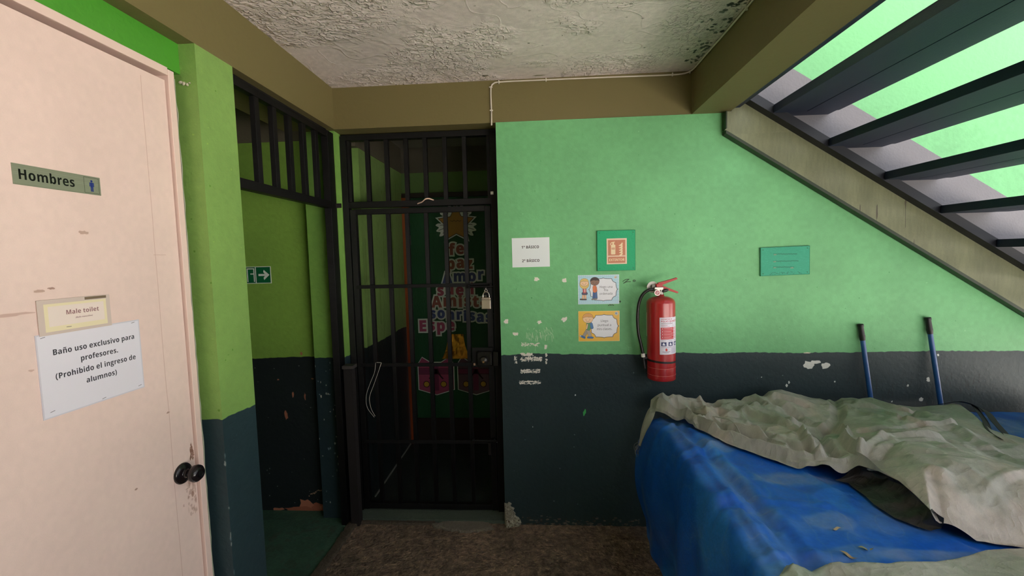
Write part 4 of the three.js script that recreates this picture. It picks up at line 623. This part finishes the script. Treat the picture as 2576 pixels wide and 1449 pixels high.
const tps = (() => {
  const n = CTL.length, U = (r2) => (r2 < 1e-12 ? 0 : 0.5 * r2 * Math.log(r2)), N = n + 3, A = [], lam = 0.0015;
  for (let i = 0; i < N; i++) { A.push(new Array(N + 1).fill(0)); }
  for (let i = 0; i < n; i++) { for (let j = 0; j < n; j++) A[i][j] = U((CTL[i][0] - CTL[j][0]) ** 2 + (CTL[i][1] - CTL[j][1]) ** 2) + (i === j ? lam : 0); A[i][n] = 1; A[i][n + 1] = CTL[i][0]; A[i][n + 2] = CTL[i][1]; A[n][i] = 1; A[n + 1][i] = CTL[i][0]; A[n + 2][i] = CTL[i][1]; A[i][N] = CTL[i][2]; }
  for (let c = 0; c < N; c++) { let p = c; for (let r = c + 1; r < N; r++) if (Math.abs(A[r][c]) > Math.abs(A[p][c])) p = r; [A[c], A[p]] = [A[p], A[c]]; for (let r = 0; r < N; r++) if (r !== c) { const f = A[r][c] / A[c][c]; if (f) for (let k = c; k <= N; k++) A[r][k] -= f * A[c][k]; } }
  const w = A.map((r, i) => r[N] / r[i]);
  return (x, z) => { let y = w[n] + w[n + 1] * x + w[n + 2] * z; for (let i = 0; i < n; i++) y += w[i] * U((x - CTL[i][0]) ** 2 + (z - CTL[i][1]) ** 2); return y; };
})();
const BACK = [[0.6, 0.115], [0.9, 0.108], [1.3, 0.108], [1.7, 0.13], [2.1, 0.2], [1.99, 0.45], [2.1, 0.62], [2.6, 0.95]];
const FRONT = [[0.585, 0.15], [0.72, 0.283], [0.785, 0.515], [0.87, 0.633], [0.985, 0.775], [1.112, 0.872], [1.085, 1.03], [1.098, 1.095], [1.149, 1.158], [1.232, 1.205], [1.33, 1.24], [2.6, 1.46]];
const FOLDS = [ // polyline, height, half width
  [[[0.63, 0.16], [0.74, 0.27], [0.81, 0.49], [0.89, 0.605], [1.005, 0.745], [1.12, 0.84]], 0.036, 0.018],
  [[[0.69, 0.13], [0.775, 0.24], [0.85, 0.46], [0.93, 0.57], [1.04, 0.71], [1.13, 0.79]], -0.034, 0.018],
  [[[0.862, 0.46], [0.95, 0.55], [1.0, 0.68]], 0.04, 0.014], [[[1.127, 0.574], [1.085, 0.672], [1.07, 0.78]], 0.045, 0.016], [[[1.2, 0.55], [1.15, 0.66], [1.12, 0.76]], -0.034, 0.016],
  [[[1.319, 0.509], [1.295, 0.593], [1.2, 0.72], [1.18, 0.82]], 0.045, 0.014], [[[1.17, 0.84], [1.371, 0.723], [1.55, 0.72]], 0.024, 0.014], [[[1.22, 0.88], [1.4, 0.79], [1.6, 0.76]], -0.016, 0.016],
  [[[1.541, 0.145], [1.413, 0.368], [1.207, 0.553]], -0.026, 0.02], [[[1.7, 0.146], [1.778, 0.316], [1.76, 0.589], [1.719, 0.859], [1.75, 1.1]], 0.022, 0.03], [[[1.591, 0.416], [1.636, 0.55], [1.784, 0.528]], 0.016, 0.012], [[[1.35, 0.6], [1.47, 0.62], [1.62, 0.56]], -0.014, 0.012],
  [[[0.95, 0.12], [1.0, 0.25], [0.98, 0.4]], 0.012, 0.012], [[[1.07, 0.13], [1.12, 0.17], [1.14, 0.22]], -0.03, 0.014], [[[1.35, 0.86], [1.5, 0.98], [1.52, 1.15]], 0.006, 0.01], [[[1.25, 0.95], [1.34, 1.05], [1.35, 1.2]], 0.005, 0.012],
];
const crump = (x, z) => {
  const wx = x + 0.05 * (fbm(x * 6, z * 6, 2, 301) - 0.5), wz = z + 0.05 * (fbm(x * 6, z * 6, 2, 303) - 0.5), near = 0.45 + 0.55 * sstep(1.35, 1.0, x + 0.25 * z);
  return near * (0.03 * (ridge(wx * 5 + wz, wz * 5.5, 305) - 0.55) + 0.02 * (ridge(wx * 10, wz * 12 + wx * 3, 307) - 0.55) + 0.0028 * (ridge(wx * 20, wz * 22, 309) - 0.5)) + 0.0007 * (ridge(wx * 42, wz * 44, 311) - 0.5);
};
{ // many short creases, fanning out along the drape
  const r = rng(77); for (let k = 0; k < 70; k++) { const x = 0.7 + r() * 1.2, z = 0.15 + r() * 0.95, a = 0.5 + (r() - 0.5) * 2.0 + (x > 1.3 ? -0.3 : 0.4), l = 0.06 + 0.16 * r(), dx = Math.cos(a) * l, dz = Math.sin(a) * l, b = (r() - 0.5) * 0.05; FOLDS.push([[[x - dx, z - dz], [x + b, z - b], [x + dx, z + dz]], (r() < 0.6 ? 1 : -1) * (0.008 + 0.018 * r()) * (x + z > 2.1 ? 0.3 : 1), 0.01 + 0.014 * r()]); }
}
const greyTop = (x, z) => { let y = tps(x, z); for (const [p, h, w] of FOLDS) { const q = distTo(p, x, z) / w; if (q < 3) y += h * Math.max(0, 1 - q / 1.6) ; } return y + crump(x, z); };
const tarpGrey = (() => {
  const N = 1024, d = new Uint8Array(N * N * 4);
  for (let j = 0; j < N; j++) for (let i = 0; i < N; i++) { const u = i / N, v = j / N, k = (j * N + i) * 4, a = sstep(0.5, 0.66, fbm(u * 6, v * 6, 4, 321, 6)), b = sstep(0.55, 0.7, fbm(u * 9, v * 5, 4, 323)), L = 0.93 + 0.14 * fbm(u * 80, v * 80, 2, 325, 80) + 0.06 * (hash(i, j, 3) - 0.5); d[k] = (166 - 18 * a + 12 * b) * L; d[k + 1] = (165 - 11 * a + 4 * b) * L; d[k + 2] = (155 - 17 * a + 4 * b) * L; d[k + 3] = 255; }
  const t = new THREE.DataTexture(d, N, N); t.colorSpace = THREE.SRGBColorSpace; t.wrapS = t.wrapT = THREE.MirroredRepeatWrapping; t.magFilter = THREE.LinearFilter; t.minFilter = THREE.LinearMipmapLinearFilter; t.generateMipmaps = true; t.needsUpdate = true; return t;
})();
const crinkle = bumpTex(1024, (u, v) => { const x = u * 24, y = v * 24; const r = (a, b, s) => 1 - Math.abs(2 * noise(a, b, s, 24 * (s === 341 ? 2 : 1)) - 1); return 0.4 * Math.pow(r(x, y, 343), 3) + 0.35 * Math.pow(r(x * 2, y * 2, 341), 3) + 0.12 * (Math.sin(u * 6.283 * 200) * Math.sin(v * 6.283 * 200) * 0.5 + 0.5); });
const greyM = new THREE.MeshStandardMaterial({ map: tarpGrey, roughness: 0.42, side: THREE.DoubleSide, bumpMap: rep(crinkle, 2, 2), bumpScale: 0.0022 });
function along(poly, t) { let L = 0; const l = []; for (let k = 0; k < poly.length - 1; k++) { const q = Math.hypot(poly[k + 1][0] - poly[k][0], poly[k + 1][1] - poly[k][1]); l.push(q); L += q; } t *= L; for (let k = 0; k < l.length; k++) { if (t <= l[k] || k === l.length - 1) { const f = clamp(t / l[k]); return [poly[k][0] + (poly[k + 1][0] - poly[k][0]) * f, poly[k][1] + (poly[k + 1][1] - poly[k][1]) * f]; } t -= l[k]; } }
function sheetGrid(nu, nv, fn, back = 0.75) {
  const pos = [], uv = [], idx = []; for (let j = 0; j <= nv; j++) for (let i = 0; i <= nu; i++) { const p = fn(i / nu, j / nv); pos.push(...p); uv.push(p[0] * back, p[2] * back); }
  for (let j = 0; j < nv; j++) for (let i = 0; i < nu; i++) { const a = j * (nu + 1) + i, b = a + 1, c = a + nu + 1, d = c + 1; idx.push(a, c, b, b, c, d); }
  const g = new THREE.BufferGeometry(); g.setAttribute('position', new THREE.Float32BufferAttribute(pos, 3)); g.setAttribute('uv', new THREE.Float32BufferAttribute(uv, 2)); g.setIndex(idx); g.computeVertexNormals(); return g;
}
{
  const hollow = (u) => sstep(0.322, 0.345, u) * sstep(0.459, 0.452, u), LIP = [[1.14, 0.812, 0.85], [1.153, 0.835, 0.95], [1.15, 0.848, 1.04], [1.138, 0.845, 1.11], [1.128, 0.832, 1.185]];
  const lip = (u) => { const f = clamp((u - 0.335) / 0.12) * 4, i = Math.min(3, Math.floor(f)), t = f - i; return LIP[i].map((c, k) => c + (LIP[i + 1][k] - c) * t); };
  const o = thing('grey_tarp', 'crumpled grey tarp thrown over the blue tarp against the wall', 'tarp');
  mesh('sheet', sheetGrid(460, 300, (u, v) => {
    const [bx, bz] = along(BACK, u), [fx, fz] = along(FRONT, u); let x = bx + (fx - bx) * v, z = bz + (fz - bz) * v, y = greyTop(x, z);
    const e = sstep(0.985, 1, v); y = Math.max(y - 0.012 * e, blueTop(x, z) + 0.012); y -= 0.03 * sstep(0.03, 0, v);
    let P = [x, Math.max(y, blueTop(x, z) + 0.006), z];
    const cw = hollow(u); // the open fold: the sheet stops at a lip above the hollow
    if (cw > 0 && v > 0.86) { const q = (v - 0.86) / 0.14, x0 = bx + (fx - bx) * 0.86, z0 = bz + (fz - bz) * 0.86, a = [x0, greyTop(x0, z0), z0], b = lip(u), Q = a.map((c, k) => c + (b[k] - c) * q + (k === 1 ? 0.012 * Math.sin(q * 3.14) : 0)); P = P.map((c, k) => c + (Q[k] - c) * cw); }
    return P;
  }), greyM, o);
  const inner = mesh('shade_painted_fold', sheetGrid(120, 40, (u0, v) => {
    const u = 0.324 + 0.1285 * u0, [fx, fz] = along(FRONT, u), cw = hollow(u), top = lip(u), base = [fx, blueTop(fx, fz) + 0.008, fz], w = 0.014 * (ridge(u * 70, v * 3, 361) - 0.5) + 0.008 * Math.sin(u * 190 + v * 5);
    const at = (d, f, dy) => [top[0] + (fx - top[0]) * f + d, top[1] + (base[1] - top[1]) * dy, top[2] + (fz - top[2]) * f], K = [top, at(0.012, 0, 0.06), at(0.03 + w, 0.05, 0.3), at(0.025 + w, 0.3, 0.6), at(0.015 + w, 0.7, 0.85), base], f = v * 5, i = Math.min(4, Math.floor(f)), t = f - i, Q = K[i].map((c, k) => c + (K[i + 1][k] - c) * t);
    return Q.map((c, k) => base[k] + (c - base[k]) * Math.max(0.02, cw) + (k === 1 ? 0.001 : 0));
  }), mat('#2a2826', 0.5, { side: THREE.DoubleSide, bumpMap: rep(crinkle, 2, 2), bumpScale: 0.002 }), o); inner.userData.label = 'inner face of the tarp fold with the hollow shade painted in dark';  // charcoal colour paints in the shade of the hollow under the lip
  const c1 = new THREE.CatmullRomCurve3([V(0.618, 0.782, 0.115), V(0.58, 0.75, 0.125), V(0.552, 0.675, 0.135), V(0.53, 0.56, 0.15)]), c2 = new THREE.CatmullRomCurve3([V(0.612, 0.752, 0.165), V(0.592, 0.718, 0.175), V(0.566, 0.65, 0.17), V(0.533, 0.562, 0.16)]);
  mesh('hanging_corner', sheetGrid(20, 40, (u, v) => { const a = c1.getPoint(v), b = c2.getPoint(v); return [a.x + (b.x - a.x) * u + 0.004 * Math.sin(u * 6 + v * 5), a.y + (b.y - a.y) * u, a.z + (b.z - a.z) * u + 0.006 * Math.sin(u * 3.14)]; }), greyM, o);
  const th = []; for (let k = 0; k < 9; k++) { const r = rng(k + 1), q = [0.535 - r() * 0.01, 0.56 + r() * 0.03, 0.13 + r() * 0.02], pts = [q]; for (let i = 1; i < 5; i++) pts.push([q[0] - 0.006 + (r() - 0.5) * 0.03, q[1] - i * 0.014 * (0.6 + r()), q[2] + (r() - 0.5) * 0.02]); th.push(tube(pts, 0.0008, 14, 5)); } mesh('frayed_thread', th, mat('#8f9088', 0.8), o);
  mesh('seam', tube([[0.79, 0, 0.22], [0.84, 0, 0.35], [0.88, 0, 0.47], [0.885, 0, 0.55], [0.87, 0, 0.62]].map(([x, , z]) => [x, greyTop(x, z) + 0.002, z]), 0.002, 40, 6), mat('#a3a497', 0.7), o);
}
{ // second grey sheet at the near end
  const E = [[0.605, 1.333], [0.677, 1.288], [0.756, 1.278], [0.826, 1.284], [0.904, 1.303], [1.017, 1.3], [1.187, 1.257], [1.5, 1.26], [2.7, 1.55]], F = [[0.58, 1.78], [0.9, 1.78], [1.5, 1.78], [2.7, 1.78]];
  tag(mesh('pale_tarp', sheetGrid(200, 80, (u, v) => { const a = along(E, u), b = along(F, u), x = a[0] + (b[0] - a[0]) * v, z = a[1] + (b[1] - a[1]) * v; const k = sstep(0, 0.05, v); return [x, Math.max(blueTop(clamp(x, xe, xr), z), 0) + 0.006 + 0.02 * k + 0.02 * fbm(x * 5, z * 5, 3, 351) * k + 0.05 * sstep(1.0, 1.25, x) * k * sstep(0, 0.3, v), z]; }), greyM), 'pale grey sheet over the near end of the blue tarp', 'tarp');
}
{ // black strap lying across the tarps
  const rib = (pts, w) => { const c = new THREE.CatmullRomCurve3(pts.map((p) => V(...p))), n = 60, pos = [], idx = []; for (let i = 0; i <= n; i++) { const p = c.getPoint(i / n), t = c.getTangent(i / n), s = V(-t.z, 0, t.x).normalize().multiplyScalar(w / 2); for (const [k, dy] of [[-1, 0], [1, 0], [1, 0.002], [-1, 0.002]]) pos.push(p.x + s.x * k, p.y + dy + 0.006 * k * (i % 60 ? 1 : 1), p.z + s.z * k); } for (let i = 0; i < n; i++) for (let k = 0; k < 4; k++) { const a = i * 4 + k, b = i * 4 + (k + 1) % 4; idx.push(a, b, a + 4, b, b + 4, a + 4); } const g = new THREE.BufferGeometry(); g.setAttribute('position', new THREE.Float32BufferAttribute(pos, 3)); g.setIndex(idx); g.computeVertexNormals(); return g; };
  tag(mesh('black_strap', [rib([[2.0, 0.80, 0.2], [2.09, 0.825, 0.23], [2.13, 0.81, 0.29], [2.07, 0.79, 0.41], [2.0, 0.775, 0.54], [1.975, 0.77, 0.61]], 0.03), rib([[2.12, 0.815, 0.26], [2.05, 0.795, 0.38], [1.97, 0.785, 0.49], [1.93, 0.785, 0.58]], 0.024)], mat('#121216', 0.6, { side: THREE.DoubleSide })), 'black strap looped over the back of the tarps', 'strap');
}
// broom handles leaning on the wall
function handle(label, x, y, dx) {
  const o = thing('broom_handle', label, 'broom', [x, y, 0.014], 'broom handles behind the tarps'), L = y / Math.cos(0.17), dir = V(dx, -y, 0.07).normalize();
  const end = dir.clone().multiplyScalar(Math.hypot(dx, y, 0.07)), q = new THREE.Quaternion().setFromUnitVectors(V(0, -1, 0), dir), len = end.length() - 0.005;
  const pole = new THREE.CylinderGeometry(0.0115, 0.0115, len - 0.05, 16); pole.translate(0, -0.05 - (len - 0.05) / 2, 0); pole.applyQuaternion(q);
  const cap = new THREE.LatheGeometry([[0, 0], [0.013, 0], [0.0145, -0.004], [0.0145, -0.012], [0.0125, -0.016], [0.0135, -0.06], [0.0145, -0.062], [0.0145, -0.07], [0.0125, -0.09], [0.0115, -0.09]].map((p) => new THREE.Vector2(...p)), 20); cap.applyQuaternion(q);
  mesh('pole', pole, mat('#2a5c9c', 0.35), o); mesh('grip', cap, mat('#141416', 0.45, { side: THREE.DoubleSide }), o);
}
handle('blue broom handle with black cap nearer the extinguisher', 1.749, 1.187, 0.15);
handle('taller blue broom handle farther from the extinguisher', 2.095, 1.219, 0.17);

// ---------------------------------------------------------------- broken concrete and small litter
{
  const rock = (pts, h, seed, m, name, label, cat) => { // low ragged patch
    const s = new THREE.Shape(); pts.forEach(([x, z], i) => (i ? s.lineTo(x, -z) : s.moveTo(x, -z))); const g = new THREE.ExtrudeGeometry(s, { depth: h, bevelEnabled: true, bevelThickness: 0.006, bevelSize: 0.008, bevelSegments: 2, steps: 1 }); g.rotateX(-Math.PI / 2);
    return tag(mesh(name, g, m), label, cat, null, 'structure');
  };
  const ragged = (c, n, seed, amp) => { const r = rng(seed), o = []; for (let k = 0; k < n; k++) { const f = k / n * c.length, i = Math.floor(f), t = f - i, a = c[i], b = c[(i + 1) % c.length]; o.push([a[0] + (b[0] - a[0]) * t + (r() - 0.5) * amp, a[1] + (b[1] - a[1]) * t + (r() - 0.5) * amp]); } return o; };
  const cm = mat('#7d7668', 0.95, { bumpMap: rep(roughBump, 4, 4), bumpScale: 0.012 });
  rock(ragged([[-0.66, 0.03], [-0.53, -0.02], [-0.36, -0.01], [-0.3, 0.05], [-0.42, 0.075], [-0.55, 0.07]], 40, 3, 0.02), 0.006, 3, cm, 'trim_1', 'broken grey cement patch at the barred door step');
  rock(ragged([[-1.168, -0.02], [-1.125, -0.02], [-1.13, 0.2], [-1.14, 0.5], [-1.142, 1.0], [-1.172, 1.0], [-1.17, 0.5], [-1.165, 0.2]], 110, 7, 0.012), 0.012, 7, mat('#544a3c', 0.95, { bumpMap: rep(roughBump, 4, 4), bumpScale: 0.01 }), 'trim_2', 'cracked cement ridge between green and brown floors');
  rock(ragged([[-1.14, 0.0], [-0.66, 0.0], [-0.66, 0.012], [-1.14, 0.016]], 60, 9, 0.01), 0.006, 9, mat('#5a5042', 0.95, { bumpMap: rep(roughBump, 4, 4), bumpScale: 0.01 }), 'trim_3', 'crumbled edge of the green door step');
  // broken plaster at the wall corner
  const g = new THREE.PlaneGeometry(1, 1, 30, 40), p = g.attributes.position;
  for (let i = 0; i < p.count; i++) { const u = p.getX(i) + 0.5, v = p.getY(i) + 0.5, w = 0.1 * (1 - 0.62 * v) + 0.02 * (noise(v * 9, 1, 5) - 0.5), edge = Math.min(u, 1 - u, 1 - v) * 8; p.setXYZ(i, XW - 0.004 + u * w, v * (0.135 + 0.02 * (noise(u * 5, 2, 9) - 0.5)), 0.001 + Math.min(1, edge) * (0.012 + 0.03 * (1 - v) * (1 - u) * 0.6 + 0.014 * (ridge(u * 5, v * 7, 7) - 0.3))); }
  g.computeVertexNormals();
  tag(mesh('trim_4', g, new THREE.MeshStandardMaterial({ roughness: 0.95, side: THREE.DoubleSide, bumpMap: rep(roughBump, 0.5, 0.7), bumpScale: 0.02, map: canvas(256, 320, (c, w, h) => { c.fillStyle = '#b9b6a2'; c.fillRect(0, 0, w, h); for (let k = 0; k < 160; k++) { const y = hash(k, 2, 5) * h; blob(c, hash(k, 1, 5) * w, y, 3 + hash(k, 3, 5) * 12, 2 + hash(k, 4, 5) * 8, k, ['#d3d1bf', '#8f8a78', '#6f5b45', '#5e4632'][y > h * 0.6 ? k % 4 : k % 2], k); } }) })), 'broken pale plaster at the foot of the wall beside the barred door', null, null, 'structure');
}
// dry leaf scraps on the blue tarp
[[0.85, 1.255, 2.2, 0.034], [0.915, 1.228, 2.9, 0.03], [0.895, 1.137, 0.2, 0.026]].forEach(([x, z, a, l], i) => {
  const g = new THREE.PlaneGeometry(l * 1.3, l * 0.34, 8, 2), p = g.attributes.position; for (let k = 0; k < p.count; k++) { const u = p.getX(k) / (l * 0.65); p.setXYZ(k, p.getX(k), p.getY(k) * (1 - u * u), 0.004 * u * u + 0.003 * Math.sin(u * 4)); } g.rotateX(-Math.PI / 2); g.computeVertexNormals();
  tag(mesh('dry_leaf', g, mat(['#a08864', '#8a8868', '#b8a68c'][i % 3], 0.8, { side: THREE.DoubleSide }), null, [x, blueTop(x, z) + 0.003, z], [0, a, 0]), ['tan dry leaf scrap nearest the pale sheet on the blue tarp', 'olive dry leaf scrap in the middle of the blue tarp litter', 'pale dry leaf scrap farthest from the pale sheet on the blue tarp'][i], 'leaf', 'dry leaf scraps on the blue tarp');
});

renderer.render(scene, camera);
